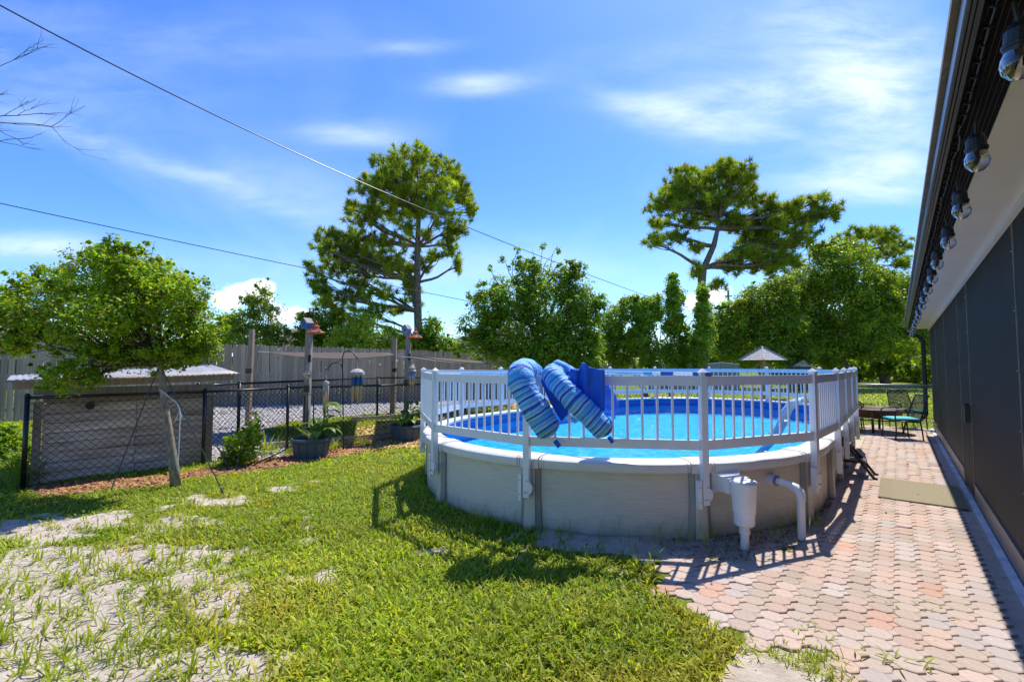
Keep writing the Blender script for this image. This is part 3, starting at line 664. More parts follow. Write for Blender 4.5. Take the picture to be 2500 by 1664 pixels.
def floats():
    lo = at(1300, 900, 4.62)
    root = empty('striped_pool_float', lo, 0, 'striped blue and white pool float with two bolsters slung over the front pool fence', 'pool float')
    rel = lambda px, py, Y: at(px, py, Y)-lo
    mb = MB(); bolster(mb, [rel(1305,925,4.86), rel(1288,906,4.74), rel(1271,916,4.50), rel(1287,965,4.42), rel(1317,1015,4.40), rel(1347,1062,4.38)], .124)
    o = mb.build('bolster', 'striped', root, True); noisy(o, .04, 6, 3)
    mb = MB(); bolster(mb, [rel(1400,930,4.86), rel(1375,912,4.76), rel(1350,916,4.60), rel(1385,960,4.42), rel(1432,1005,4.36), rel(1488,1056,4.32)], .108)
    o = mb.build('bolster', 'striped', root, True); noisy(o, .035, 6, 5)
    mb = MB(); q = [rel(1318,925,4.60), rel(1342,925,4.55), rel(1390,990,4.48), rel(1386,1010,4.44), rel(1371,1029,4.44), rel(1345,985,4.47)]
    mb.prism(q, (0,0,0), (0,.03,0)); mb.build('mesh_panel', 'cloth_blue', root)
    strap(root, rel(1355,1075,4.47), rel(1366,1090,4.47), .045); strap(root, rel(1486,1066,4.31), rel(1496,1080,4.31), .035)
    # light end cap of the second bolster
    mb = MB(); bolster(mb, [rel(1348,895,4.66), rel(1366,898,4.68), rel(1384,912,4.70)], .075, 16, 14); mb.build('end_cap', 'cloth_sky', root, True)
    lo2 = at(1430, 915, 4.6)
    root = empty('blue_pool_float', lo2, 0, 'plain royal blue pool float folded over the fence rail right of the striped bolsters', 'pool float')
    rel = lambda px, py, Y: at(px, py, Y)-lo2
    # sheet draped over rail: grid of points
    nu, nv = 26, 20; vs = []; fs = []
    for i in range(nu+1):
        a = i/nu; px = 1392+a*84
        for j in range(nv+1):
            b = j/nv
            Yc_ = 4.55-a*.11
            if b < .2: py = 930-b*150; Y_ = Yc_+.13-b*.4
            else: py = 900+(b-.2)/.8*(100+8*math.sin(a*3)); Y_ = Yc_-.075-.02*math.sin(a*14+1)*(1-b*.5)
            py += 4*math.sin(a*9)*(1-b)-(14*math.exp(-((a-.38)/.09)**2)*(b < .35))
            Y_ += .018*math.sin(a*22+b*3)*math.exp(-((a-.25)/.35)**2)
            vs.append(rel(px, py, Y_))
    for i in range(nu):
        for j in range(nv): fs.append((i*(nv+1)+j, (i+1)*(nv+1)+j, (i+1)*(nv+1)+j+1, i*(nv+1)+j+1))
    mb = MB(); mb.add(vs, fs); o = mb.build('draped_sheet', 'cloth_blue', root, True)
    sm = o.modifiers.new('thick', 'SOLIDIFY'); sm.thickness = .008
    mb = MB(); bolster(mb, [rel(1455,925,4.80), rel(1476,958,4.84), rel(1490,985,4.86), rel(1484,1008,4.87)], .085, 18, 24); o = mb.build('bolster', 'cloth_sky', root, True); noisy(o, .03, 6, 8); o.data.materials[0] = M['cloth_blue']
    strap(root, rel(1492,1010,4.84), rel(1500,1022,4.84), .035)
    mb = MB(); bolster(mb, [rel(1382,912,4.66), rel(1398,918,4.64), rel(1402,940,4.57)], .055, 14, 14); mb.build('crumpled_corner', 'cloth_blue', root, True)
    mb = MB(); bolster(mb, [rel(1370,1000,4.62), rel(1410,1030,4.60)], .03, 12, 12); mb.build('tucked_edge', 'cloth_sky', root, True)
floats()

# ------------------------------------------------------------------ ladders
def pool_ladder():
    root = empty('pool_ladder', uv(7.6,-1.0,.7), 0, 'grey resin ladder curving down into the pool water inside the fence', 'ladder')
    for s, du in ((0, -.22), (1, .22)):
        pts = [uv(du, 0, .42), uv(du, -.12, .40), uv(du, -.22, .26), uv(du, -.28, .08), uv(du, -.40, -.16), uv(du, -.62, -.42)]
        mb = MB(); mb.tube(pts, [.04]*6, 8, True, 1.8, UD); shade_auto(mb.build('side_rail', 'ladder_resin', root))
    for k in range(4):
        v = -.25-.11*k; z = .12-.16*k; mb = MB(); mb.beam(uv(-.2, v, z), uv(.2, v, z), .10, .03); mb.build('tread', 'ladder_resin', root)
pool_ladder()
def step_ladder():
    root = empty('step_ladder', uv(8.62,-.35,0), 0, 'black folding step ladder leaning by the pool wall on the pavers', 'step ladder')
    for du in (-.17, .17):
        mb = MB(); mb.beam(uv(du, .06, .0), uv(du*.85, -.40, .66), .024, .035); mb.build('rail', 'black_metal', root)
        mb = MB(); mb.beam(uv(du*.9, -.40, .0), uv(du*.8, -.33, .64), .02, .03); mb.build('rear_leg', 'black_metal', root)
        mb = MB(); mb.box(uv(du, .062, .015), (.035,.05,.03)); mb.build('foot', 'black_plastic', root)
    for v, z in ((-.09, .22), (-.24, .44)):
        t = MB(); t.beam(uv(-.16, v-.08, z), uv(.16, v-.08, z), .26, .035); t.build('tread', 'black_plastic', root)
    t = MB(); t.beam(uv(-.14, -.40, .665), uv(.14, -.40, .665), .12, .035); t.build('top_cap', 'black_plastic', root)
    t = MB(); t.tube([uv(-.14,-.33,.66), uv(-.14,-.36,.72), uv(.14,-.36,.72), uv(.14,-.33,.66)], .01, 6); t.build('handle', 'black_metal', root)
step_ladder()

# ------------------------------------------------------------------ house
def house():
    root = empty('house', uv(7, .65, 0), 0, 'single storey house side with black screened wall, beige soffit and dark gutter', 'house'); inv = root.location.copy()
    U0, U1 = -2.5, 16.0
    H_ = lambda u: 2.665-.011*max(0, u-3)
    R = lambda u, v, z: uv(u, v, z)-inv
    def strip(prof, name, m, u0=U0, u1=U1, dz=True):           # prof (v, z relative to eave or absolute)
        mb = MB(); n = len(prof); vs = []; K = 6
        for k in range(K+1):
            u = u0+(u1-u0)*k/K
            for v, z, rel_ in prof: vs.append(R(u, v, z+(H_(u) if rel_ else 0)))
        mb.add(vs, [(k*n+i, k*n+(i+1) % n, (k+1)*n+(i+1) % n, (k+1)*n+i) for k in range(K) for i in range(n)]+[tuple(range(n))[::-1], tuple(K*n+i for i in range(n))])
        return mb.build(name, m, root)
    strip([(.368, 0, 1), (.368, .012, 1), (.66, .012, 1), (.66, 0, 1)], 'soffit', 'soffit')
    strip([(.231, .004, 1), (.231, .016, 1), (.367, .016, 1), (.367, .004, 1)], 'vented_soffit', 'dark_soffit')
    for k in range(7):
        v = .245+k*.017; strip([(v, 0, 1), (v, .0035, 1), (v+.0025, .0035, 1), (v+.0025, 0, 1)], 'soffit_groove', 'black_plastic')
    strip([(.186, -.03, 1), (.190, -.034, 1), (.197, -.034, 1), (.199, -.026, 1), (.201, -.034, 1), (.209, -.034, 1), (.211, -.026, 1), (.213, -.034, 1), (.226, -.034, 1), (.230, .014, 1), (.230, .10, 1), (.20, .10, 1), (.20, .085, 1), (.193, .075, 1), (.193, .045, 1), (.188, .04, 1)], 'gutter', 'gutter')
    # roof slope over the eave
    mb = MB(); mb.add([R(U0,.17,2.80), R(U1,.17,2.66), R(U1,5.2,4.5), R(U0,5.2,4.65), R(U0,.17,2.77), R(U1,.17,2.63), R(U1,5.2,4.45), R(U0,5.2,4.6)],
                      [(0,1,2,3), (7,6,5,4), (0,4,5,1), (1,5,6,2), (2,6,7,3), (3,7,4,0)]); mb.build('roof', 'shingle_grey', root)
    # walls
    mb = MB(); mb.add([R(U0,.72,-.05), R(U1,.72,-.05), R(U1,5.2,-.05), R(U0,5.2,-.05), R(U0,.72,2.66), R(U1,.72,2.5), R(U1,5.2,2.5), R(U0,5.2,2.66)],
                      [(0,1,5,4), (1,2,6,5), (2,3,7,6), (3,0,4,7), (0,3,2,1), (4,5,6,7)]); mb.build('wall', 'stucco', root)
    seams = [U0, -.4, 1.8, 4.8, 7.75, 8.85, 11.3, 13.7, U1]
    for a, b in zip(seams[:-1], seams[1:]):
        door = abs(a-7.75) < .01
        z0 = .05 if door else .235; mb = MB(); g_ = .012
        mb.add([R(a+g_, .665, z0), R(b-g_, .665, z0), R(b-g_, .665, H_(b)-.03), R(a+g_, .665, H_(a)-.03), R(a+g_, .69, z0), R(b-g_, .69, z0), R(b-g_, .69, H_(b)-.03), R(a+g_, .69, H_(a)-.03)],
               [(0,1,2,3), (7,6,5,4), (0,4,5,1), (1,5,6,2), (2,6,7,3), (3,7,4,0)])
        o = mb.build('screen_door' if door else 'screen_panel', 'screen', root)
        if door:
            h = MB(); h.beam(R(a+.12, .635, .98), R(a+.12, .635, 1.14), .03, .03); h.box(R(a+.14,.655,1.02), (.09,.09,.2), Matrix.Rotation(-TH,3,'Z')); hd = h.build('door_handle', 'black_metal', root)
        else:
            k = MB(); k.add([R(a+.006,.66,.03), R(b-.006,.66,.03), R(b-.006,.655,.225), R(a+.006,.655,.225), R(a+.006,.70,.03), R(b-.006,.70,.03), R(b-.006,.70,.225), R(a+.006,.70,.225)],
                           [(0,1,2,3), (7,6,5,4), (0,4,5,1), (1,5,6,2), (2,6,7,3), (3,7,4,0)]); k.build('kick_plate', 'kick', root)
            k = MB(); k.beam(R(a+.01,.662,.2305), R(b-.01,.662,.2305), .03, .01); k.build('bottom_rail', 'frame_bar', root)
    for s in seams[1:-1]:
        mb = MB(); mb.beam(R(s,.668,.03), R(s,.668,H_(s)-.03), .02, .022, UD); mb.build('frame_bar', 'frame_bar', root)
        for k in range(6):
            sc_ = MB(); sc_.box(R(s,.652,.3+k*.42), (.008,.008,.008)); sc_.build('screw', 'galv', root)
    strip([(.63, -.045, 1), (.63, 0-.001, 1), (.66, 0-.001, 1), (.66, -.045, 1)], 'trim_board', 'soffit')
    strip([(.605, -.04, 0), (.605, .014, 0), (.655, .018, 0), (.655, -.04, 0)], 'drip_edge', 'strip')
    mb = MB(); e = U1-.12
    mb.tube([R(e,.19,H_(e)-.04), R(e,.22,H_(e)-.12), R(e,.46,H_(e)-.2), R(e+.02,.53,H_(e)-.34), R(e+.02,.53,.35), R(e+.02,.43,.22), R(e+.02,.15,.19)], .055, 8, True, .8); shade_auto(mb.build('downspout', 'black_metal', root))
house()
def string_lights():
    root = empty('string_lights', uv(2,.24,2.66), 0, 'black string lights with clear filament bulbs hanging along the eave', 'string lights'); inv = root.location.copy()
    H_ = lambda u: 2.665-.011*max(0, u-3)
    pts = []; u = -.5
    while u < 15.9: pts.append(uv(u, .256+random.gauss(0,.003), H_(u)-.022+random.gauss(0,.003))-inv); u += .12
    mb = MB(); mb.tube(pts, .0055, 6); mb.build('cord', 'black_plastic', root, True)
    ring = MB(); ring.tube([Vector((.0,.012*math.cos(a)*1.2, .012*math.sin(a))) for a in [i*math.pi/4 for i in range(9)]], .004, 5, False); rme = ring.mesh('cord_clip'); rme.materials.append(M['black_plastic'])
    hk = MB(); hk.tube([(0,0,.03), (.0,0,.01), (0.012,0,-.006), (0,0,-.012), (-.008,0,-.004)], .0035, 5); hme = hk.mesh('cord_hook'); hme.materials.append(M['black_plastic'])
    for k in range(60):
        u = 1.25+k*.11
        o = bpy.data.objects.new('cord_clip', rme); COL.objects.link(o); o.parent = root; o.location = uv(u,.254,H_(u)-.02)-inv; o.rotation_euler = (random.uniform(-.3,.3),0,-TH+math.pi/2+random.uniform(-.3,.3)); o.scale = (.95,.95,.95)
    s = MB(); s.tube([(0,0,0), (.004,0,-.03), (.01,0,-.06)], .006, 6)
    s.lathe([(.008,-.075),(.022,-.08),(.029,-.095),(.030,-.125),(.034,-.128),(.034,-.136),(.030,-.138),(.029,-.15)][::-1], 16, (.01,0,.02)); sme = s.mesh('socket'); sme.materials.append(M['black_plastic'])
    b = MB(); b.lathe([(.002,-.218),(.018,-.214),(.032,-.198),(.037,-.18),(.035,-.162),(.026,-.14),(.022,-.128)], 20, (.01,0,.02)); bme = b.mesh('bulb'); bme.materials.append(M['bulb_glass']); bme.polygons.foreach_set('use_smooth', [True]*len(bme.polygons))
    f = MB()
    for dx in (-.006, .006): f.tube([(.01+dx,0,-.11), (.01+dx*1.3,0,-.165)], .0022, 5)
    fme = f.mesh('filament'); fme.materials.append(M['gold_leaf'])
    st = MB(); st.tube([(.01,0,-.11), (.01,0,-.145)], .006, 6); stme = st.mesh('stem'); stme.materials.append(M['bulb_glass'])
    for k in range(17):
        u = 1.89+.82*k
        if u > 15.8: break
        rz = random.uniform(0, 6); rx = random.gauss(0,.05)
        so_ = None
        for nm, me in (('socket', sme), ('bulb', bme), ('filament', fme)):
            o = bpy.data.objects.new(nm, me); COL.objects.link(o)
            if nm == 'filament': o.parent = bo
            else:
                o.parent = root; o.scale = (1.12,)*3; o.location = uv(u,.288,H_(u)-.045)-inv; o.rotation_euler = (rx, .04, rz)
            if nm == 'bulb': bo = o
string_lights()
def rug():
    root = empty('door_mat', uv(7.94,.17,.006), -TH, 'tan ribbed outdoor mat lying on the pavers before the screen door', 'mat')
    mb = MB(); mb.box((0,0,.008), (.80,1.25,.012)); mb.build('mat_base', 'rug', root)
    for x in list(np.arange(-.39, -.28, .018))+list(np.arange(.28, .395, .018)):
        b = MB(); b.box((x,0,.0165), (.009,1.23,.005)); b.build('rib', 'rug', root)
rug()

# ------------------------------------------------------------------ patio furniture
def chair(loc, rz, label, seat='teal', cushion=True):
    root = empty('patio_chair', loc, rz, label, 'chair', 'patio chairs around the fire pit')
    # local: +y is forward
    for s in (-1, 1):
        x = .28*s
        mb = MB(); mb.tube([(x,-.24,.0), (x,-.22,.20), (x*.95,-.20,.40), (x*.9,-.30,.72), (x*.85,-.38,.95)], .0145, 8); mb.build('rear_leg', 'black_metal', root, True)
        mb = MB(); mb.tube([(x,.27,.0), (x,.25,.22), (x,.26,.42), (x*1.06,.27,.60), (x*1.06,.20,.655), (x*1.06,.0,.655), (x*1.0,-.18,.60), (x*.93,-.26,.56)], .0145, 8); mb.build('arm', 'black_metal', root, True)
        mb = MB(); mb.tube([(x,.26,.40), (x*.95,-.20,.38)], .013, 8); mb.build('side_bar', 'black_metal', root, True)
    mb = MB(); mb.tube([(-.24,-.38,.95), (.24,-.38,.95)], .0155, 8); mb.build('top_bar', 'black_metal', root, True)
    for y, z in ((.26,.40), (-.20,.38)):
        mb = MB(); mb.tube([(-.27,y,z), (.27,y,z)], .012, 8); mb.build('cross_bar', 'black_metal', root, True)
    mb = MB(); mb.add([(-.24,-.205,.42), (.24,-.205,.42), (.235,-.30,.72), (.22,-.378,.945), (-.22,-.378,.945), (-.235,-.30,.72)], [(0,1,2,5), (5,2,3,4)]); o = mb.build('sling_back', 'sling', root)
    sm = o.modifiers.new('t', 'SOLIDIFY'); sm.thickness = .004
    mb = MB(); mb.box((0,.03,.405), (.5,.46,.01)); mb.build('seat', 'sling', root)
    if cushion:
        mb = MB(); n = 12
        mb.lathe([(.04,0),(.24,.0),(.262,.02),(.262,.035),(.23,.055),(.05,.065)], 4, (0,0,0)); mb.v = [tuple(Matrix.Rotation(math.pi/4,3,'Z') @ Vector(p)*1.28+Vector((0,.03,.412))) for p in mb.v]
        mb.v = [(p[0], p[1], .412+(p[2]-.412)*.78) for p in mb.v]; o = mb.build('cushion', seat, root)
chair(gp(2205,1070), R_(76), 'patio chair with turquoise cushion nearest the screened wall')
chair(gp(2216,1044), R_(172), 'black sling patio chair facing us behind the turquoise one')
chair(uv(14.9,-.98), R_(230), 'black patio chair at the pool side of the fire pit')
def fire_pit():
    loc = gp(2140,1052); root = empty('fire_pit', loc, .3, 'round rusty brown fire pit bowl on black legs at the far end of the patio', 'fire pit')
    mb = MB(); mb.lathe([(.10,.30),(.30,.33),(.48,.42),(.58,.52),(.66,.535),(.66,.55),(.57,.545),(.46,.44),(.28,.36),(.1,.33)], 28); shade_auto(mb.build('bowl', 'rust', root))
    mb = MB(); mb.tube([Vector((.665*math.cos(a),.665*math.sin(a),.545)) for a in [i*math.pi/14 for i in range(29)]], .012, 6, False); mb.build('rim', 'black_metal', root, True)
    mb = MB(); mb.tube([Vector((.52*math.cos(a),.52*math.sin(a),.30)) for a in [i*math.pi/14 for i in range(29)]], .014, 6, False); mb.build('leg_ring', 'black_metal', root, True)
    for k in range(4):
        a = k*math.pi/2+.5; c_, s_ = math.cos(a), math.sin(a)
        mb = MB(); mb.beam((.62*c_,.62*s_,.53), (.50*c_,.50*s_,0), .05, .035); mb.build('leg', 'black_metal', root)
        mb = MB(); mb.box((.60*c_,.60*s_,.36), (.08,.08,.02)); mb.build('bracket', 'galv', root)
fire_pit()

# ------------------------------------------------------------------ chain link fences
def chain_link(name, pts, h, label, rail='black_metal', wire=.0034, pitch=.10, postr=.028, extra=None, railr=.021, z0=0):
    root = empty(name, pts[0], 0, label, 'fence'); inv = Vector(pts[0])
    mesh = MB()
    for a, b in zip(pts[:-1], pts[1:]):
        a = Vector(a); b = Vector(b); d = b-a; Ln = d.length; d.normalize()
        mb = MB(); mb.tube([a-inv+Vector((0,0,h)), b-inv+Vector((0,0,h))], railr, 8); mb.build('top_rail', rail, root, True)
        ph = .095; sl_ = ph/pitch; k = -int(h/ph)*pitch-pitch
        x = k
        while x < Ln+h/sl_+pitch:
            for sg in (1, -1):
                # line: s = x + sg*(z/sl_)
                s0, s1 = (x, x+h/sl_) if sg == 1 else (x, x-h/sl_)
                z0_, z1_ = 0., h
                if sg == 1:
                    if s0 < 0: z0_ = -s0*sl_; s0 = 0
                    if s1 > Ln: z1_ = h-(s1-Ln)*sl_; s1 = Ln
                else:
                    if s0 > Ln: z0_ = (s0-Ln)*sl_; s0 = Ln
                    if s1 < 0: z1_ = h+s1*sl_; s1 = 0
                if z1_-z0_ > .02:
                    mesh.tube([a-inv+d*s0+Vector((0,0,z0_)), a-inv+d*s1+Vector((0,0,z1_))], wire, 3, False)
            x += pitch
        if Ln > 4.2:
            for q in range(1, int(Ln/3)):
                p = a+d*(Ln*q/int(Ln/3)); mb = MB(); mb.tube([p-inv-Vector((0,0,.05)), p-inv+Vector((0,0,h+.01))], postr, 8); mb.build('post', rail, root, True)
    for p in pts:
        p = Vector(p); mb = MB(); mb.tube([p-inv-Vector((0,0,.05)), p-inv+Vector((0,0,h+.02))], postr, 10); mb.build('post', rail, root, True)
        mb = MB(); mb.lathe([(postr*1.2,h+.015),(postr*1.2,h+.035),(postr*.4,h+.06)], 10, p-inv); mb.build('post_cap', rail, root, True)
    o = mesh.build('wire_mesh', rail, root); o['kind'] = 'stuff'
    return root
P3 = lambda x, y: Vector((x, y, 0))
chain_link('chain_link_fence', [P3(-6.38,6.3), P3(-4.94,7.7), P3(-4.26,9.1), P3(-1.85,10.9)], 1.17, 'nearer black chain link fence in front of the wooden shed and planters')
chain_link('chain_link_fence', [P3(-6.1,9.3), P3(-5.93,10.4), P3(-4.22,15.0), P3(-1.6,16.4), P3(2.2,18.6)], 1.2, 'farther black chain link fence along the gravel lane', wire=.0042, pitch=.12, postr=.034, railr=.024)
chain_link('chain_link_fence', [uv(15.8,.9), uv(15.8,-1.6), uv(15.8,-5.4), uv(15.8,-9.4)], 1.09, 'galvanised chain link fence across the far end of the yard', 'galv', wire=.002, pitch=.12)
# garden bed edging
def edging(pts, label, h=.13):
    root = empty('garden_edging', pts[0], 0, label, 'edging'); inv = Vector(pts[0])
    for a, b in zip(pts[:-1], pts[1:]):
        mb = MB(); mb.beam(Vector(a)-inv+Vector((0,0,h/2)), Vector(b)-inv+Vector((0,0,h/2)), .05, h); mb.build('timber', 'wood_board', root)
edging([gp(640,1098), gp(870,1078), gp(1050,1058)], 'weathered timber edging in front of the mulch bed beyond the fence')
edging([gp(860,1030), gp(960,1022), gp(1240,994)], 'dark timber edging behind the yellow mulch bed')

# ------------------------------------------------------------------ plank privacy fence
def plank_fence():
    pts = [P3(-17.5,8.0), P3(-14.06,13.5), P3(-11.3,18.7), P3(-6.82,20.2), P3(-1.91,22.3), P3(5.5,25.4)]
    tops = [2.25, 2.3, 2.42, 2.34, 2.2, 2.1]
    root = empty('privacy_fence', pts[0], 0, 'tall weathered grey wooden plank fence along the gravel lane', 'fence'); inv = pts[0]
    pl = MB()
    w = .139; pr = [Vector((-w/2,0,0)), Vector((w/2,0,0)), Vector((w/2,0,.975)), Vector((w/2-.028,0,1)), Vector((-w/2+.028,0,1)), Vector((-w/2,0,.975))]
    pl.prism(pr, (0,-.009,0), (0,.009,0)); me = pl.mesh('plank'); me.materials.append(M['wood_plank'])
    for (a, ta), (b, tb) in zip(list(zip(pts, tops))[:-1], list(zip(pts, tops))[1:]):
        d = b-a; L_ = d.length; d.normalize(); n = int(L_/.146); rz = math.atan2(d.y, d.x)
        nrm = Vector((d.y, -d.x, 0))
        for i in range(n):
            t = (i+.5)/n; p = a+d*(L_*t); o = bpy.data.objects.new('plank', me); COL.objects.link(o); o.parent = root
            o.location = p-inv+nrm*random.gauss(0,.004); o.rotation_euler = (random.gauss(0,.006), random.gauss(0,.006), rz+random.gauss(0,.02)); o.scale = (random.uniform(.97,1.02),1,(ta+(tb-ta)*t+random.gauss(0,.018)))
        for z in (.35, 1.15, 1.9):
            mb = MB(); mb.beam(a-inv-nrm*.035+Vector((0,0,z)), b-inv-nrm*.035+Vector((0,0,z)), .04, .09); mb.build('rail', 'wood_plank', root)
plank_fence()

# ------------------------------------------------------------------ wooden shed
def shed():
    A = P3(-6.40,6.54); B = P3(-5.14,7.80); d = (B-A).normalized(); bk = Vector((-d.y, d.x, 0))
    if bk.y < 0: bk = -bk
    root = empty('wooden_shed', A, 0, 'low shed of weathered horizontal boards with a tin roof behind the chain link', 'shed')
    B = A+d*1.92; L_ = (B-A).length
    n = 9; hb = 1.2/n
    for i in range(n):
        s = L_*(.52+random.uniform(-.01,.01))
        for a, b in ((0, s-.004), (s+.004, L_)):
            if i < n-1:
                mb = MB(); tl = random.gauss(0,.004); mb.beam(d*a+Vector((0,0,.0+hb*(i+.5)+tl)), d*b+Vector((0,0,.0+hb*(i+.5)-tl)), .022, hb-.008); mb.build('board', 'wood_board', root)
            else:
                mb = MB(); mb.beam(d*a+Vector((0,0,hb*(i+.5)+.01)), d*b+Vector((0,0,hb*(i+.5)+.01)), .03, hb-.02); mb.build('board', 'wood_post', root)
    mb = MB(); mb.box(d*(L_*.5)+bk*.9+Vector((0,0,.6)), (L_-.06,1.7,1.18), Matrix((d,bk,Vector((0,0,1)))).transposed()); mb.build('rear_box', 'wood_board', root)
    mb = MB(); c = d*(L_*.25)+Vector((0,0,1.02)); mb.tube([c-bk*.016, c-bk*.012], .055, 16); mb.build('dark_hole', 'black_plastic', root)
    for s, m in ((L_+.05, 'wood_post'), (-.05, 'wood_post')):
        mb = MB(); mb.beam(d*s, d*s+Vector((0,0,1.1)), .09, .09, d); mb.build('corner_post', m, root)
    mb = MB(); mb.beam(d*-.1-bk*.02+Vector((0,0,1.24)), d*(L_+.1)-bk*.02+Vector((0,0,1.24)), .05, .09); mb.build('header', 'wood_grey', root)
    mb = MB(); mb.beam(d*-.3-bk*.2+Vector((0,0,1.33)), d*(L_+.35)-bk*.2+Vector((0,0,1.395)), .03, .09); mb.build('fascia', 'wood_post', root)
    # corrugated roof sheets
    for k in range(3):
        a0 = -.36+(L_+.76)*k/3; a1 = -.36+(L_+.76)*(k+1)/3+.02; m_ = 28; vs = []
        for i in range(m_+1):
            a = a0+(a1-a0)*i/m_; z = .008*math.sin(i*math.pi*.9)+.003*k
            for q, zz in ((-.28, 1.39), (1.5, 1.46)):
                for th in (0, .004): vs.append(d*a+bk*q+Vector((0,0,zz+z+th+a*.028+(a*.03 if q > 0 else 0))))
        fs = []
        for i in range(m_):
            b0 = i*4; fs += [(b0,b0+4,b0+6,b0+2), (b0+1,b0+3,b0+7,b0+5), (b0,b0+1,b0+5,b0+4), (b0+2,b0+6,b0+7,b0+3)]
        mb = MB(); mb.add(vs, fs); mb.build('roof_sheet', 'tin', root, True)
    mb = MB(); mb.tube([d*.2-bk*.1+Vector((0,0,1.42)), d*.3-bk*.1+Vector((0,0,1.5)), d*.0+Vector((0,0,1.3))], .008, 6); mb.build('loose_wire', 'black_metal', root)
shed()

# ------------------------------------------------------------------ posts with bird houses, planters
def wood_pole(loc, h, w, m, label, lean=0):
    root = empty('wooden_post', loc, 0, label, 'post', 'posts holding the shade cloth')
    mb = MB(); mb.beam((0,0,-.05), (lean,0,h), w, w, Vector((0,1,0))); mb.build('shaft', m, root)
    return root
pL = gp(745,1106); pR = gp(990,1068)
wood_pole(pL, 2.27, .10, 'wood_grey', 'wooden post rising from the left planter with a blue birdhouse on top', .03)
wood_pole(pR, 2.3, .10, 'wood_grey', 'wooden post rising from the right planter with a pale birdhouse on top', .04)
wood_pole(gp(605,1040), 2.55, .11, 'wood_post', 'bare tall wooden post left behind the farther chain link fence', .04)
wood_pole(gp(958,1010), 2.5, .15, 'wood_post', 'brown wooden post with black cap behind the right planter post', .04)
def small_box(name, at_, size, m, label, cat, rz=0):
    root = empty(name, at_, rz, label, cat); mb = MB(); mb.box((0,0,0), size); mb.build('case', m, root)
    mb = MB(); mb.box((0,-size[1]/2-.004,size[2]*.1), (size[0]*.8,.006,size[2]*.6)); mb.build('lens', 'thermo_black' if m != 'thermo_black' else 'black_plastic', root); return root
def birdhouse(loc, m, label):
    root = empty('birdhouse', loc, R_(-25), label, 'birdhouse')
    mb = MB(); pr = [Vector((-.075,0,0)), Vector((.075,0,0)), Vector((.075,0,.10)), Vector((0,0,.19)), Vector((-.075,0,.10))]
    mb.prism(pr, (0,-.07,0), (0,.07,0)); mb.build('box', m, root)
    for s in (-1, 1):
        mb = MB(); mb.beam((s*.045,-.085,.150), (s*.045,.085,.150), .128, .01, Vector((s*.77,0,.64))); mb.v = mb.v; mb.build('roof_board', 'wood_grey', root)
    mb = MB(); mb.tube([(0,-.072,.085), (0,-.076,.085)], .02, 12); mb.build('entrance_hole', 'black_plastic', root)
    mb = MB(); mb.tube([(0,-.07,.045), (0,-.10,.045)], .006, 6); mb.build('perch', m, root)
birdhouse(pL+Vector((-.02,0,2.27)), 'blue_paint', 'bright blue birdhouse on the left planter post')
birdhouse(pR+Vector((0,0,2.3)), 'blue_pale', 'faded grey blue birdhouse on the right planter post')
def feeder(loc, label):
    root = empty('red_lantern', loc, 0, label, 'lantern')
    mb = MB(); mb.lathe([(.03,.0),(.15,.012),(.16,.03),(.14,.045),(.05,.05)], 16); shade_auto(mb.build('brim', 'terracotta', root))
    mb = MB(); mb.lathe([(.07,.05),(.075,.09),(.05,.1),(.062,.12),(.058,.15),(.03,.165)], 16); shade_auto(mb.build('dome', 'terracotta', root))
    mb = MB(); mb.tube([(-.02,0,.15), (-.022,0,.21), (0,0,.245), (.022,0,.21), (.02,0,.15)], .008, 6); mb.build('loop_handle', 'terracotta', root, True)
    mb = MB(); mb.box((.05,-.09,.06), (.16,.03,.02)); mb.build('white_band', 'white_vinyl', root)
feeder(pL+Vector((.16,-.03,2.17)), 'rusty red lantern beside the bright blue birdhouse')
feeder(pR+Vector((.20,-.03,2.19)), 'rusty red lantern beside the faded birdhouse')
small_box('solar_lamp', pL+Vector((.075,-.075,1.72)), (.04,.05,.13), 'black_plastic', 'black lamp high on the left planter post', 'lamp')
small_box('solar_lamp', pL+Vector((.035,-.075,1.17)), (.085,.05,.12), 'thermo_black', 'black box lamp low on the left planter post', 'lamp')
small_box('solar_lamp', pR+Vector((.08,-.075,1.78)), (.05,.05,.14), 'black_plastic', 'black lamp high on the right planter post', 'lamp')
small_box('solar_lamp', pR+Vector((.0,-.075,1.22)), (.07,.05,.12), 'black_plastic', 'black lamp low on the right planter post', 'lamp')
small_box('solar_lamp', at(607,905,12.1), (.13,.06,.12), 'black_plastic', 'black lamp on the bare back left post', 'lamp')
small_box('solar_lamp', at(963,903,15.3), (.12,.12,.12), 'black_plastic', 'black lamp on the brown post behind the right planter', 'lamp')
def deco():
    root = empty('glass_ornament', pL+Vector((.05,-.09,1.43)), 0, 'pale blue glass ornament hanging on the left planter post', 'ornament')
    mb = MB(); n = 10; vs = [(0,-.02,0)]+[(.085*(1+.25*math.sin(i*2.9))*math.cos(i*2*math.pi/n), .01*math.sin(i*3), .085*(1+.2*math.cos(i*3.7))*math.sin(i*2*math.pi/n)) for i in range(n)]+[(0,.02,0)]
    mb.add(vs, [(0,1+(i+1) % n,1+i) for i in range(n)]+[(n+1,1+i,1+(i+1) % n) for i in range(n)]); mb.build('glass_disc', 'glass_deco', root)
    mb = MB(); mb.lathe([(.01,-.03),(.03,-.02),(.03,.01),(.01,.02)], 8, (.035,-.035,0)); mb.build('bead', 'terracotta', root)
    mb = MB(); mb.tube([(0,0,.07), (0,.03,.16)], .003, 4); mb.build('cord', 'cord_white', root)
deco()
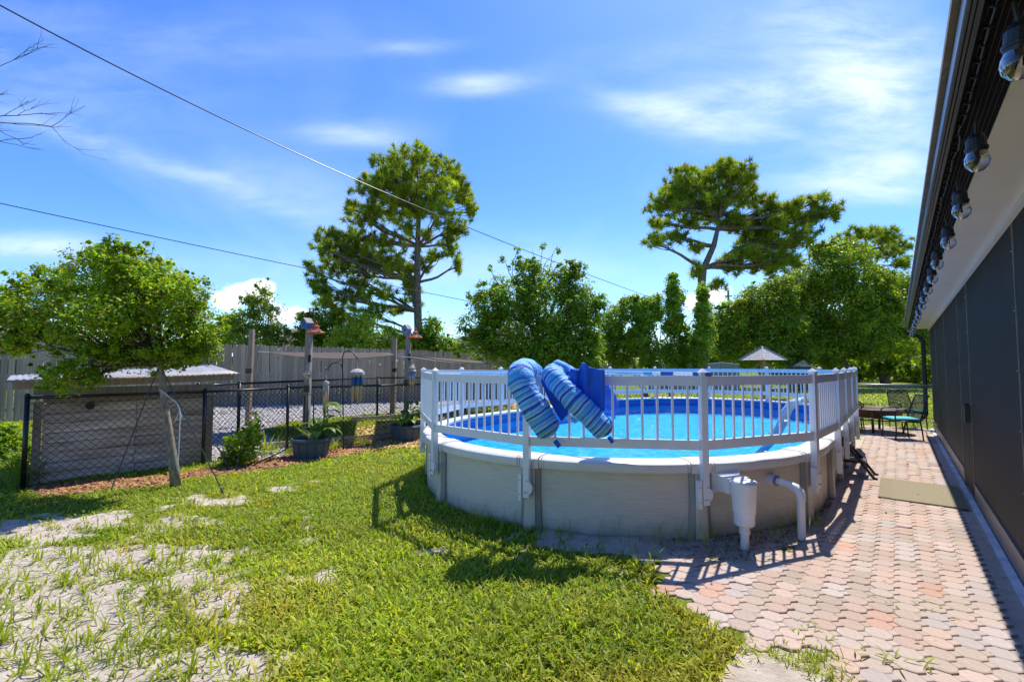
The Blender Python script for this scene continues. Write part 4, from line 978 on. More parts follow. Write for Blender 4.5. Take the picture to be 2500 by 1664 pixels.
def chime(loc, label, tubes, R, ln, cap, m, ring_z=0, prints=False, capm='rock'):
    root = empty('wind_chime', loc, 0, label, 'wind chime')
    mb = MB(); mb.lathe(cap, 16); shade_auto(mb.build('top', capm, root))
    mb = MB(); mb.tube([(0,0,cap[-1][1]), (0,0,cap[-1][1]+.12)], .004, 5); mb.build('hanging_cord', 'cord_white', root)
    for k in range(tubes):
        a = k*2*math.pi/tubes; l = ln*random.uniform(.78,1.0)
        c = Vector((R*math.cos(a), R*math.sin(a), -.02)); t = MB(); t.tube([c, c-Vector((0,0,l))], .014 if R > .04 else .011, 8); o = t.build('chime_tube', m, root, True)
        if prints: t = MB(); t.tube([c-Vector((0,0,.03)), c-Vector((0,0,.20))], .026, 8); t.build('printed_sleeve', 'print_blue', root, True)
chime(at(872,914,9.3), 'domed wind chime with blue printed sleeves hanging from the shepherd hook', 6, .09, .55, [(.10,-.02),(.14,.0),(.135,.05),(.08,.10),(.02,.115)], 'bamboo', prints=True)
chime(at(796,940,9.0), 'narrow bamboo wind chime with a small white birdhouse top', 5, .04, .62, [(.055,-.11),(.055,-.02),(.048,.0),(.06,.03),(.045,.07),(.01,.085)], 'bamboo')
chime(at(1006,905,9.8), 'small driftwood wind chime on the right planter post', 6, .05, .30, [(.03,-.03),(.09,.0),(.05,.04),(.07,.06),(.01,.13)], 'galv')
def tubes_dark():
    root = empty('wind_chime', pL+Vector((.05,-.08,1.05)), 0, 'dark long tube wind chime hanging on the left planter post', 'wind chime')
    for dx, l, m in ((-.05,.55,'black_metal'), (.01,.60,'rust'), (.12,.58,'black_metal')):
        mb = MB(); mb.tube([(dx,0,0), (dx,0,-l)], .011, 8); mb.build('chime_tube', m, root, True)
    mb = MB(); mb.tube([(-.06,0,.02), (.13,0,.02)], .006, 6); mb.build('top_bar', 'rust', root)
tubes_dark()
def shepherd():
    b = gp(839,1100); root = empty('shepherd_hook', b, 0, 'black double shepherd hook standing in the bed between the planters', 'plant hook')
    z = lambda px, py: at(px, py, b.y)-b
    mb = MB(); mb.tube([z(839,1100), z(837,960), z(836,900), z(836,872), z(840,860), z(850,856), z(862,860), z(868,870), z(873,874)], .011, 6); mb.build('tall_hook', 'black_metal', root, True)
    mb = MB(); mb.tube([z(836,900), z(832,888), z(822,884), z(808,888), z(801,900), z(795,902), z(793,895)], .010, 6); mb.build('low_hook', 'black_metal', root, True)
shepherd()
def planter(loc, r, label):
    root = empty('planter_tub', loc, .2, label, 'planter')
    mb = MB(); mb.lathe([(r*.80,0),(r*.9,.10),(r,.27),(r*1.05,.275),(r*1.06,.33),(r*1.0,.335),(r*.95,.29),(r*.5,.27)], 28); shade_auto(mb.build('tub', 'barrel', root), 25)
    for k in range(14):
        a = k*2*math.pi/14; mb = MB(); mb.beam((r*.83*math.cos(a), r*.83*math.sin(a), .0), (r*1.0*math.cos(a), r*1.0*math.sin(a), .265), r*.36, .012, Vector((math.cos(a), math.sin(a), 0))); mb.build('stave', 'barrel', root)
    mb = MB(); mb.tube([Vector((r*1.06*math.cos(a), r*1.06*math.sin(a), .303)) for a in [i*math.pi/14 for i in range(29)]], .016, 6, False); mb.build('rim_band', 'barrel', root, True)
    mb = MB(); mb.lathe([(r*.93,.27),(r*.93,.285),(.02,.30)], 20); mb.build('soil', 'brown_dead', root)
planter(gp(742,1122)+Vector((0,.28,0)), .315, 'blue grey half barrel planter at the foot of the left birdhouse post')
planter(gp(985,1078)+Vector((0,.25,0)), .33, 'blue grey half barrel planter at the foot of the right birdhouse post')
def blade(mb, base, d, up, L_, w, n=6, droop=.9, fold=.25):
    base = Vector(base); d = Vector(d).normalized(); side = d.cross(Vector((0,0,1))).normalized(); vs = []; fs = []; p = base.copy(); dr = (d*(1-up)+Vector((0,0,1))*up).normalized()
    for i in range(n+1):
        t = i/n; ww = w*math.sin(math.pi*min(1, .08+t*.92))**.8 if t < 1 else 0
        vs += [p-side*ww+Vector((0,0,ww*fold)), p.copy(), p+side*ww+Vector((0,0,ww*fold))]
        dr = (dr+Vector((0,0,-droop/n))+d*.1/n).normalized(); p = p+dr*(L_/n)
    for i in range(n):
        a = i*3; fs += [(a,a+1,a+4,a+3), (a+1,a+2,a+5,a+4)]
    mb.add(vs, fs)
def tintone(o, c=(1,1,1)):
    a = o.data.attributes.new('tint', 'FLOAT_COLOR', 'POINT'); k = len(o.data.vertices); a.data.foreach_set('color', [*c, 1]*k); return o
def potted(loc, big, spiky, label, h=.55):
    root = empty('potted_plant', loc, 0, label, 'plant'); random.seed(int(loc.x*100))
    for k in range(big):
        a = random.uniform(0, 6.28); b = Vector((.0,0,.0))+Vector((math.cos(a), math.sin(a),0))*.06; z = random.uniform(.1, h); mb = MB()
        st = b+Vector((math.cos(a)*.05, math.sin(a)*.05, z)); mb.tube([b, (b+st)/2, st], .008, 5); blade(mb, st, (math.cos(a), math.sin(a), 0), .55, random.uniform(.28,.42), random.uniform(.055,.08), 7, 2.0)
        tintone(mb.build('leaf', 'leaf_big', root, True), (1,1,1) if random.random() < .6 else (.75,.9,.8))
    for k in range(spiky):
        a = random.uniform(0, 6.28); b = Vector((-.15+random.uniform(-.05,.05), -.05, 0)); mb = MB(); blade(mb, b, (math.cos(a), math.sin(a), 0), .7, random.uniform(.3,.5), .012, 6, .9)
        tintone(mb.build('blade_leaf', 'leaf_up', root, True), (1.3,1.2,1.6))
potted(gp(742,1122)+Vector((.12,.30,.28)), 20, 7, 'big leaved green plant in the left half barrel planter', .6)
potted(gp(990,1078)+Vector((.0,.22,.28)), 18, 8, 'broad leaved plant in the right half barrel planter', .5)
def shade_sail():
    def sail(corners, label, sag):
        root = empty('shade_cloth', corners[0], 0, label, 'shade cloth'); inv = Vector(corners[0]); n = 14; vs = []; fs = []
        A, B, C_, D = [Vector(c)-inv for c in corners]
        for i in range(n+1):
            for j in range(n+1):
                s, t = i/n, j/n; p = (A*(1-s)+B*s)*(1-t)+(D*(1-s)+C_*s)*t; p.z -= sag*4*s*(1-s)*(1-t*.9); vs.append(p)
        for i in range(n):
            for j in range(n): a = i*(n+1)+j; fs.append((a, a+n+1, a+n+2, a+1))
        mb = MB(); mb.add(vs, fs); o = mb.build('fabric', 'shade_cloth', root, True); sm = o.modifiers.new('t', 'SOLIDIFY'); sm.thickness = .004
        for c, q in ((A, Vector((-.28,0,.02))), (B, Vector((.15,0,.03)))):
            mb = MB(); mb.tube([c, c+q], .006, 5); mb.build('tie_rope', 'cord_white', root)
    sail([at(660,860,10.5), at(966,866,10.2), at(950,860,15), at(625,858,12.2)], 'brown shade cloth stretched between the four wooden posts', .11)
    sail([at(1004,872,10.0), at(1170,886,12.5), at(1180,880,15), at(990,868,14.8)], 'narrow tan shade cloth running right from the right planter post', .04)
    root = empty('clothesline', at(1006,872,9.9), 0, 'thin black cord running right from the right planter post past the pool fence', 'cord')
    b = at(1006,872,9.9); mb = MB(); mb.tube([at(1006,868,9.9)-b, at(1070,878,9.6)-b, at(1150,886,9.9)-b, at(1290,890,11)-b], .008, 5); mb.build('cord', 'black_plastic', root)
shade_sail()

# ------------------------------------------------------------------ foliage generators
def leaves(name, blobs, n, size, m, parent, seed=0, clump=.22, shell=.55, aspect=.55, flat=.35, tvar=.30, perclump=36, outw=.5, yell=.15, keep=None, lobes=6):
    r = np.random.default_rng(seed); B = np.array(blobs, float)
    if lobes:
        sub = []
        for b in B:
            sub.append([*b[:3], *(b[3:6]*.85)])
            for q in range(lobes):
                d = r.normal(size=3); d /= np.linalg.norm(d); f = r.uniform(.24, .46)
                sub.append([*(b[:3]+d*b[3:6]*r.uniform(.55, .98)), *(b[3:6].mean()*f*np.array([1,1,.8]))])
            for q in range(lobes//2):
                d = r.normal(size=3); d[2] = abs(d[2]); d /= np.linalg.norm(d); sub.append([*(b[:3]+d*b[3:6]*r.uniform(.95, 1.18)), *(b[3:6].mean()*r.uniform(.07,.14)*np.array([1,1,1.4]))])
        B = np.array(sub)
    wt = (B[:,3]*B[:,4]*B[:,5])**(2/3); wt /= wt.sum()
    nc = max(4, n//perclump); bi = r.choice(len(B), nc, p=wt)
    d = r.normal(size=(nc, 3)); d /= np.linalg.norm(d, axis=1)[:, None]
    rad = shell+(1.06-shell)*r.random(nc)**.6; c = B[bi,:3]+d*B[bi,3:6]*rad[:, None]
    cr = clump*(1.75 if lobes else 1)*(B[bi,3:6].mean(1))*r.uniform(.6, 1.3, nc)
    ct = r.normal(0, tvar, nc)
    ci = np.repeat(np.arange(nc), perclump); k = len(ci)
    off = r.normal(size=(k, 3)); off /= np.linalg.norm(off, axis=1)[:, None]; off *= (r.random(k)**.5)[:, None]
    p = c[ci]+off*cr[ci][:, None]*np.array([1,1,.8]); nrm = off*.5+d[ci]*outw+r.normal(size=(k,3))*.55+np.array([0,0,flat]); nrm /= np.linalg.norm(nrm, axis=1)[:, None]
    if keep is not None: q = keep(p); p, nrm, ci = p[q], nrm[q], ci[q]; k = len(p)
    t = np.cross(nrm, r.normal(size=(k, 3))); t /= np.linalg.norm(t, axis=1)[:, None]; b = np.cross(nrm, t); s = size*r.uniform(.6, 1.25, k)[:, None]
    V = np.stack([p-t*s, p-b*s*aspect+nrm*s*.12, p+t*s, p+b*s*aspect+nrm*s*.12], 1).reshape(-1, 3)
    i = np.arange(k)*4; Fc = np.concatenate([np.stack([i, i+1, i+2], 1), np.stack([i, i+2, i+3], 1)])
    tv = np.clip(1+ct[ci]+r.normal(0, .15, k), .45, 1.7); tint = np.stack([tv*(1+yell*r.normal(0, 1, k)), tv, tv*.9], 1)
    return np_mesh(name, V, Fc, m, parent, np.repeat(np.clip(tint, .2, 2), 4, 0))
def branchy(mb, a, b, r0, r1, wig, n=6, seg=6):
    a = Vector(a); b = Vector(b); L_ = (b-a).length; pts = []; ph = random.uniform(0, 6); ph2 = random.uniform(0, 6)
    for i in range(n+1):
        t = i/n; w = math.sin(t*math.pi)*wig*L_; pts.append(a.lerp(b, t)+Vector((math.sin(ph+t*4)*w, math.cos(ph2+t*3)*w, math.sin(ph2+t*5)*w*.7)))
    mb.tube(pts, [r0+(r1-r0)*i/n for i in range(n+1)], seg, True); return pts
def to_blobs(lst, Y, dy=.8):
    out = []
    for q in lst:
        px, py, rx, ry = q[:4]; y = Y+(q[4] if len(q) > 4 else 0); c = at(px, py, y); out.append((c.x, c.y, c.z, rx*y/F, max(rx, ry)*y/F*dy, ry*y/F))
    return out
def tree(name, label, cat, base, Y, lst, n, size, m, trunk_r, seed, bark='bark', group=None, dy=.8, stems=1, top=None, limbs=True, **k):
    random.seed(seed); base = Vector(base); root = empty(name, base, 0, label, cat, group)
    B = [(b[0]-base.x, b[1]-base.y, b[2]-base.z, *b[3:]) for b in to_blobs(lst, Y, dy)]
    mb = MB(); zt = min(b[2] for b in B); tip = Vector(top)-base if top else Vector((np.mean([b[0] for b in B]), 0, np.mean([b[2] for b in B])))
    for s in range(stems):
        o = Vector((random.uniform(-.1,.1), random.uniform(-.1,.1), -.05))*(stems > 1)+Vector((0,0,-.05))
        pts = branchy(mb, o, tip+Vector((random.gauss(0,.3)*(stems > 1), 0, 0)), trunk_r, trunk_r*.55, .03, 8, 10)
    mb.build('trunk', bark, root, True)
    if limbs:
        mb = MB()
        for b in B:
            c = Vector(b[:3]); st = pts[min(8, 4+int(random.random()*4))]; q = branchy(mb, st, c, trunk_r*.45, trunk_r*.12, .06, 6, 6)
            for j in range(5):
                d = Vector((random.gauss(0,1), random.gauss(0,1), random.gauss(.2,.8))).normalized(); branchy(mb, q[random.randint(2,5)], c+Vector((d.x*b[3], d.y*b[4], d.z*b[5]))*.8, trunk_r*.14, trunk_r*.04, .08, 4, 5)
        mb.build('limbs', bark, root, True)
    leaves('crown', B, n, size, m, root, seed, **k)
    return root

# young tree on the lawn, left
base = gp(430,1186)
def young_tree():
    random.seed(3); root = empty('young_tree', base, 0, 'small tree with pale leaning trunk and broad lopsided crown on the left lawn', 'tree')
    rel = lambda px, py, dy=0: at(px, py, base.y+dy)-base
    mb = MB(); pts = [Vector((.0,0,-.05)), rel(424,1130), rel(414,1060), rel(402,990), rel(396,930), rel(392,890), rel(384,840)]
    mb.tube(pts, [.062,.05,.043,.040,.038,.036,.03], 14); o = mb.build('trunk', 'bark_pale', root, True); noisy(o, .02, 9, 4)
    lst = [(290,690,130,85), (390,760,120,90), (180,760,130,70), (450,800,80,70), (70,730,75,45), (110,700,80,40), (40,790,45,70), (15,840,35,45), (240,810,120,60), (310,640,90,45), (170,920,75,42,-.3),(215,890,60,45,-.3),(130,925,35,22,-.3),(40,800,50,60),(130,810,60,40),(480,850,60,40),
           (330,870,90,35), (420,870,80,30), (500,790,40,60), (480,720,35,50), (90,830,30,50), (260,630,60,30), (0,740,40,40), (350,700,110,70,.6), (250,760,110,60,-.6), (400,700,80,60,-.4)]
    B = [(b[0]-base.x, b[1]-base.y, b[2]-base.z, *b[3:]) for b in to_blobs(lst, base.y, 1.0)]
    mb = MB()
    for b in B:
        q = branchy(mb, pts[random.choice((5,6,6))], b[:3], .03, .008, .08, 6, 5)
        for j in range(6):
            d = Vector((random.gauss(0,1), random.gauss(0,1), random.gauss(0,1))).normalized(); branchy(mb, q[random.randint(2,5)], Vector(b[:3])+Vector((d.x*b[3], d.y*b[4], d.z*b[5])), .006, .002, .1, 4, 4)
    for (x1, y1) in ((170,600),(185,650),(200,590),(150,640)): branchy(mb, rel(230,680), rel(x1,y1,.1), .006, .002, .08, 6, 4)
    branchy(mb, rel(360,650), rel(378,588), .006, .002, .04, 5, 4)
    mb.build('limbs', 'twig', root, True)
    # a few spots near the sprig at the top
    B += [tuple(x) for x in [(*(rel(376,600)), .04,.04,.07), (*(rel(400,640)), .1,.08,.05), (*(rel(210,640)), .1,.08,.05), (*(rel(520,860)), .1,.1,.08)]]
    leaves('crown', B, 70000, .0255, 'leaf_tree', root, 4, clump=.26, shell=.35, perclump=40, aspect=.55, tvar=.25, flat=.7)
young_tree()
def stake_lines():
    for (x0, y0, x1, y1, m, lb, r) in ((385,900,270,1198,'black_metal','black guy strap from the young tree to its left stake',.010), (398,905,547,1206,'black_metal','dark guy strap from the young tree to its right stake',.010)):
        a = gp(x1, y1); root = empty('guy_strap', a, 0, lb, 'strap'); b = at(x0, y0, base.y-.05)-a
        mb = MB(); mb.beam((0,0,0), b, .013, .006, Vector((0,1,0))); mb.build('strap', m, root)
        mb = MB(); mb.tube([(0,0,-.05), Vector((0,0,0))+b.normalized()*.12], .012, 6); mb.build('stake', 'wood_post', root)
    a = at(398,948,base.y-.1); root = empty('white_cord', a, 0, 'loose white cord hanging from the trunk of the young tree', 'cord'); r = lambda px, py: at(px, py, base.y-.12)-a
    mb = MB(); mb.tube([r(388,950), r(400,958), r(425,978), r(437,990), r(440,1010), r(438,1060), r(436,1110), r(434,1130), r(440,1148)], .006, 5); mb.build('cord', 'cord_white', root, True)
    mb = MB(); mb.tube([r(432,985), r(440,1003), r(430,1020), r(426,1030)], .005, 5); mb.tube([r(436,1000), r(444,1015), r(440,1030)], .005, 5); mb.build('knot_ends', 'cord_white', root, True)
stake_lines()

# pines
def pine(label, Y, trunk, clusters, tr, nt_, seed, needle=.3, limbs_from=None, tints=(1,1,1)):
    random.seed(seed); r = np.random.default_rng(seed); b0 = at(*trunk[0], Y); b0.z = -.1
    root = empty('pine_tree', b0, 0, label, 'tree'); rel = lambda px, py, dy=0: at(px, py, Y+dy)-b0
    mb = MB(); T = [Vector((0,0,0))]+[rel(*p) for p in trunk[1:]]; k = len(T); mb.tube(T, [tr*(1-.8*(i/(k-1))**1.3) for i in range(k)], 12); o = mb.build('trunk', 'bark', root, True); noisy(o, tr*.25, 3, seed)
    lb = MB(); tips = []; wts = []
    for c in clusters:
        px, py, rx, ry = c[:4]; dy = c[4] if len(c) > 4 else random.uniform(-1.5, 1.5)
        C0 = rel(px, py, dy)
        cand = c[5] if len(c) > 5 else None
        if cand is not None: st = T[cand]
        else:
            lows = [t for t in T[1:] if t.z < C0.z-.2*abs(C0.x-t.x)+.3] or [T[1]]; st = min(lows, key=lambda t: (t-C0).length)
        q = branchy(lb, st, C0, max(.05, tr*.34), .04, .06, 7, 6)
        nn = int(nt_*rx*ry/1000)+3
        for j in range(nn):
            d = r.normal(size=3); d /= np.linalg.norm(d); f = r.random()**.45*(1.35 if r.random() < .16 else 1)
            e = C0+Vector((d[0]*rx*Y/F, d[1]*max(rx,ry)*.8*Y/F, d[2]*ry*Y/F))*f
            if j % 3 == 0: branchy(lb, q[random.randint(3,7)], e, .03, .012, .1, 4, 4)
            tips.append(e)
    lb.build('limbs', 'bark', root, True)
    tips = np.array([tuple(t) for t in tips]); nT = len(tips); K = 64
    ci = np.repeat(np.arange(nT), K); n = len(ci); d = r.normal(size=(n,3))+np.array([0,0,.35]); d /= np.linalg.norm(d, axis=1)[:, None]
    cd = r.normal(size=(nT,3)); cd[:,2] = np.abs(cd[:,2])*.8+.3; cd /= np.linalg.norm(cd, axis=1)[:, None]
    d = d+cd[ci]*.5; d /= np.linalg.norm(d, axis=1)[:, None]
    L_ = needle*r.uniform(.6,1.15,n)[:, None]; s = np.cross(d, r.normal(size=(n,3))); s /= np.linalg.norm(s, axis=1)[:, None]; w = needle*.06
    o0 = tips[ci]+d*needle*.08+cd[ci]*(r.random(n)[:, None]-.4)*needle*.9
    V = np.stack([o0-s*w, o0+s*w, o0+d*L_], 1).reshape(-1,3); Fc = np.arange(n*3).reshape(-1,3)
    tv = np.clip(1+r.normal(0,.22,nT)[ci]+r.normal(0,.12,n), .5, 1.7); tint = np.stack([tv*1.05*tints[0], tv*tints[1], tv*.9*tints[2]], 1)
    np_mesh('needles', V, Fc, 'needle', root, np.repeat(tint, 3, 0), 'stuff'); return root
pine('tall pine with rounded crown and low drooping left boughs behind the plank fence', 27, [(1024,870),(1022,830),(1020,760),(1018,690),(1020,600),(1022,520),(1022,450),(1018,400)],
     [(1015,385,70,28),(950,405,45,35),(1085,420,45,35),(905,470,45,45),(980,455,75,45),(1060,470,55,40),(1110,440,25,30),(1130,490,25,50),(890,530,40,35),(960,520,60,35),(1080,520,40,35),(1120,560,30,25),
      (850,580,45,25),(800,585,35,35),(900,590,50,25),(960,590,40,20),(1100,600,25,40),(1125,650,18,22),(870,640,50,30),(820,650,45,35),(930,650,45,25),(1030,640,30,35),(990,660,30,25),
      (780,700,30,30),(800,740,45,35),(860,720,50,25),(930,715,40,18),(1000,700,20,25),(830,770,35,20),(1070,625,28,14),(1040,580,22,22),(860,510,25,25),(1000,560,25,20),(840,800,45,25),(900,760,40,22),(880,690,45,30),(760,660,18,20),(830,620,30,30),(1150,520,18,30),(1140,470,18,20),(1020,430,50,30),(1000,500,60,40),(930,440,40,30),(900,620,50,30),(960,640,40,30),(1010,730,25,35),(960,760,40,14),(790,610,25,20)], .26, 27.0, 21, .34)
pine('broad flat topped pine with forked twisted trunk behind the pool', 25, [(1716,930),(1716,860),(1716,760),(1712,700),(1718,655),(1742,600),(1752,560),(1755,530)],
     [(1620,500,45,35,-.5,7),(1660,465,55,35,0,7),(1720,445,60,35,.5,7),(1790,430,55,28,0,7),(1825,440,28,30,-.6,7),(1700,500,60,30,0,7),(1760,490,55,35,.3,7),(1830,490,35,28,0,7),(1610,545,22,20,.2,6),
      (1595,590,25,20,-.3,4),(1640,580,28,22,.2,5),(1695,605,22,15,0,5),(1850,540,35,25,.5,6),(1880,510,35,30,0,6),(1930,510,30,25,-.4,6),(1990,495,40,22,.3,6),(2030,520,30,22,0,6),(1960,540,40,22,.4,6),
      (1860,580,50,25,.2,4),(1820,620,45,22,-.4,4),(1900,600,45,30,.3,4),(1950,580,45,28,-.2,4),(1870,650,50,22,.4,4),(1800,650,30,18,0,4),(1700,660,14,20,0,3),(1750,700,18,14,0,3),(1680,540,35,22,.3,7),(1790,540,40,26,-.3,6),(1830,560,40,26,.5,6),(1740,530,35,20,.6,7),(1900,550,35,24,-.5,6),(1990,530,26,20,.2,6),(1840,600,40,26,.6,4),(1780,640,26,18,.3,4),(1890,640,40,24,-.5,4),(1760,410,35,18,.2,7),(1670,430,35,20,-.3,7),(1930,640,35,20,.3,4)], .28, 30, 22, .34)
pine('tall distant pine rising behind the oaks beside the gutter', 42, [(2160,900),(2150,800),(2140,720),(2130,650),(2120,610)],
     [(2060,585,30,15),(2110,572,45,20),(2160,575,45,20),(2200,600,30,18),(2090,610,40,15),(2150,620,45,20),(2210,640,28,20),(2180,680,40,20),(2220,700,20,22),(2130,670,30,14)], .3, 34, 23, .5)

# broadleaf trees and shrubs
tree('vine_covered_tree', 'dense rounded tree draped in vines just behind the pool, dark beneath', 'tree', gp(1300,1000)*1+Vector((0,.0,0)), 17,
     [(1330,690,75,50),(1260,730,80,60),(1200,740,60,40),(1390,670,40,30),(1420,740,50,60),(1340,760,100,60),(1170,800,60,50),(1250,810,90,60),(1400,820,70,60),(1320,850,110,50),(1160,850,50,40),(1430,850,45,50),(1240,870,60,40),(1350,895,110,30),(1440,790,28,60),(1290,650,40,20),(1405,655,28,26)],
     84000, .05, 'leaf_vine', .16, 31, dy=.85, clump=.3, perclump=40, tvar=.22, flat=.6)
def sprigs():
    random.seed(77)
    root = [o for o in COL.objects if o.name == 'vine_covered_tree'][0]; b = root.location.copy(); mb = MB()
    for a_, c_ in (((1300,700),(1300,610)), ((1310,690),(1350,620)), ((1320,690),(1362,600)), ((1270,700),(1225,630)), ((1280,700),(1262,605)), ((1240,720),(1190,650)), ((1300,690),(1330,595)), ((1340,690),(1365,640)), ((1205,760),(1205,670)), ((1230,730),(1270,600))):
        branchy(mb, at(*a_, 17)-b, at(*c_, 17)-b, .02, .006, .07, 6, 4)
    mb.build('bare_shoots', 'twig', root, True)
    leaves('shoot_leaves', [(*(at(x, y, 17)-b), .12,.12,.1) for x, y in ((1222,632),(1240,655),(1262,610),(1195,655),(1250,640),(1205,675),(1325,600),(1362,612),(1300,640),(1165,700),(1180,690))], 700, .05, 'leaf_vine', root, 9, clump=.9, perclump=12, lobes=0)
sprigs()
UPR = 'upright leafy shrubs behind the pool'
tree('upright_shrub', 'bushy upright shrub just right of the vine draped tree', 'shrub', gp(1500,972), 19.5, [(1498,790,24,50),(1526,755,18,36),(1474,850,26,46),(1515,865,32,44)], 20000, .052, 'leaf_up', .05, 41, 'bark', UPR, stems=3, clump=.35, perclump=24)
tree('upright_shrub', 'upright shrub with two peaks beside the tallest shrub behind the pool', 'shrub', gp(1580,970), 19.2, [(1578,780,18,52),(1553,752,11,38),(1600,745,12,44),(1588,860,32,50),(1556,830,22,50)], 22000, .052, 'leaf_up', .05, 42, 'bark', UPR, stems=3, clump=.35, perclump=24)
tree('upright_shrub', 'tallest upright shrub rising well above its neighbours behind the pool', 'shrub', gp(1645,970), 19.6, [(1641,690,11,28),(1650,725,20,34),(1640,780,18,50),(1650,865,34,44),(1668,815,14,30)], 21000, .052, 'leaf_up', .05, 43, 'bark', UPR, stems=2, clump=.35, perclump=24)
tree('upright_shrub', 'narrow shrub column growing in front of the forked pine trunk', 'shrub', gp(1712,972), 18.8, [(1714,715,9,26),(1718,765,17,36),(1714,822,20,44),(1700,872,22,34)], 11000, .052, 'leaf_up', .04, 44, 'bark', UPR, stems=2, clump=.4, perclump=20)
tree('feathery_tree', 'airy small leaved tree beyond the plank fence right of the young tree', 'tree', gp(630,960), 25, [(630,740,40,40),(600,790,45,45),(660,780,35,45),(560,800,25,30),(630,830,70,40),(680,820,30,30),(640,700,14,20)], 11000, .075, 'leaf_far', .1, 45, clump=.35, perclump=18, shell=.3)
tree('yellow_green_shrub', 'bright yellow green shrub looking over the plank fence left of the pine', 'shrub', gp(900,955), 23.5, [(880,800,55,40),(930,830,60,35),(840,830,40,35),(970,840,50,28),(900,860,90,30)], 15000, .07, 'leaf_yellow', .08, 46, clump=.4, perclump=22, shell=.4)
tree('dark_shrub', 'dark green tree behind the fence between birdhouse and yellow shrub', 'tree', gp(790,955), 27, [(790,800,45,40),(760,790,35,35),(740,830,30,40),(820,850,60,40)], 12000, .09, 'leaf_oak', .1, 47, clump=.4, perclump=24)
tree('dark_shrub', 'vine grown shrub at the foot of the tall pine behind the fence', 'shrub', gp(1060,955), 24, [(1050,810,28,40),(1040,850,45,35),(1085,850,45,28),(1000,850,35,30)], 12000, .08, 'leaf_vine', .08, 48, clump=.4, perclump=24)
tree('garden_tree', 'low green tree behind the plank fence beside the feathery tree', 'tree', gp(520,955), 26, [(540,820,35,25),(560,790,25,25),(490,830,40,25)], 5000, .09, 'leaf_far', .08, 49, clump=.4, perclump=20)
# oaks and woods at the right
OAK = 'oaks at the end of the yard'
tree('oak_tree', 'large bright green oak filling the right of the tree line', 'tree', gp(2080,945), 33, [(2060,620,70,35),(2000,680,90,50),(2100,690,80,55),(1940,720,70,45),(2040,750,110,60),(2150,760,70,60),(1950,790,80,50),(2080,820,110,50),(2170,840,60,40),(2000,850,80,40),(1990,600,28,16)], 80000, .095, 'leaf_oak', .3, 51, 'bark', OAK, clump=.28, perclump=34)
tree('oak_tree', 'darker oak with layered limbs left of the large oak', 'tree', gp(1880,945), 31, [(1860,740,70,45),(1800,790,60,45),(1890,800,80,50),(1840,850,90,40),(1930,860,70,35),(1770,840,40,50),(1780,760,30,30),(1900,700,50,30)], 55000, .09, 'leaf_oak', .2, 52, 'bark', OAK, clump=.28, perclump=30)
tree('oak_tree', 'oak with visible dark trunk standing behind the patio fire pit', 'tree', gp(2163,936), 38, [(2180,780,90,60),(2120,800,80,50),(2220,820,60,60),(2240,740,50,50),(2200,700,50,40)], 42000, .11, 'leaf_oak', .42, 53, 'bark', OAK, clump=.3, perclump=30)
tree('far_tree', 'pale green tree seen between the pine trunk and the wooden canopy', 'tree', gp(1760,925), 50, [(1760,800,40,40),(1740,850,50,40),(1790,860,50,30),(1820,830,40,40)], 14000, .15, 'leaf_far', .2, 54, clump=.35, perclump=24)
def woods():
    random.seed(8); blobs = []
    for k in range(46):
        px = random.uniform(1700, 2330); Y_ = random.uniform(44, 56); py = random.uniform(800, 905); blobs.append((px, py, random.uniform(30,60), random.uniform(25,45), Y_-48))
    for k in range(16): blobs.append((random.uniform(1880,2300), random.uniform(880,915), 40, 18, random.uniform(-9,-5)))
    B = to_blobs(blobs, 48, .6); o = leaves('woods', B, 90000, .2, 'leaf_oak', None, 61, clump=.35, perclump=30, tvar=.35, lobes=3); o['kind'] = 'stuff'
    blobs = [(px, random.uniform(878,900), 60, 22, random.uniform(0,8)) for px in range(-300, 1750, 45)]
    o = leaves('far_hedge', to_blobs(blobs, 62, .6), 22000, .24, 'leaf_far', None, 62, clump=.4, perclump=24, tvar=.3); o['kind'] = 'stuff'
woods()
# trunks inside the woods
for px, Y_, w, lb in ((2035,46,.16,'thin dark trunk in the woods left of the patio'), (2118,47,.14,'thin trunk in the shade just left of the big oak trunk'), (2220,44,.2,'dark trunk in the woods nearest the downspout')):
    b = at(px, 891, Y_); b.z = 0; r = empty('tree_trunk', b, 0, lb, 'tree'); mb = MB(); branchy(mb, (0,0,-.1), (random.uniform(-.4,.4),0,6.5), w, w*.6, .02, 6, 8); mb.build('trunk', 'bark', r, True)
def bare_tree():
    b = at(-420,900,13); b.z = 0; random.seed(14); root = empty('bare_tree', b, 0, 'leafless tree reaching bare twigs in from the upper left edge', 'tree'); rel = lambda px, py, dy=0: at(px, py, 13+dy)-b
    mb = MB(); mb.tube([Vector((0,0,-.1)), rel(-400,600), rel(-330,350), rel(-300,200)], [.2,.16,.12,.08], 10); mb.build('trunk', 'bark', root, True)
    mb = MB()
    def rec(a, d, L_, r, k):
        e = a+d*L_; pts = branchy(mb, a, e, r, r*.55, .05, 5, 4)
        if k == 0: return
        for i in range(3 if k > 1 else 4):
            s = pts[random.randint(2,5)]; nd_ = (d+Vector((random.gauss(0,.45), random.gauss(0,.3), random.gauss(.12,.38)))).normalized(); rec(s, nd_, L_*random.uniform(.4,.65), r*.55, k-1)
    for a, c in (((-310,240),(-60,225)), ((-310,260),(-40,185)), ((-310,300),(-10,290)), ((-330,380),(-70,345)), ((-310,230),(-70,140))):
        A = rel(*a); E_ = rel(*c, random.uniform(-.5,.5)); d = (E_-A); L_ = d.length; d.normalize(); rec(A, d, L_*.85, .03, 3)
    mb.build('twigs', 'twig', root, True)
bare_tree()
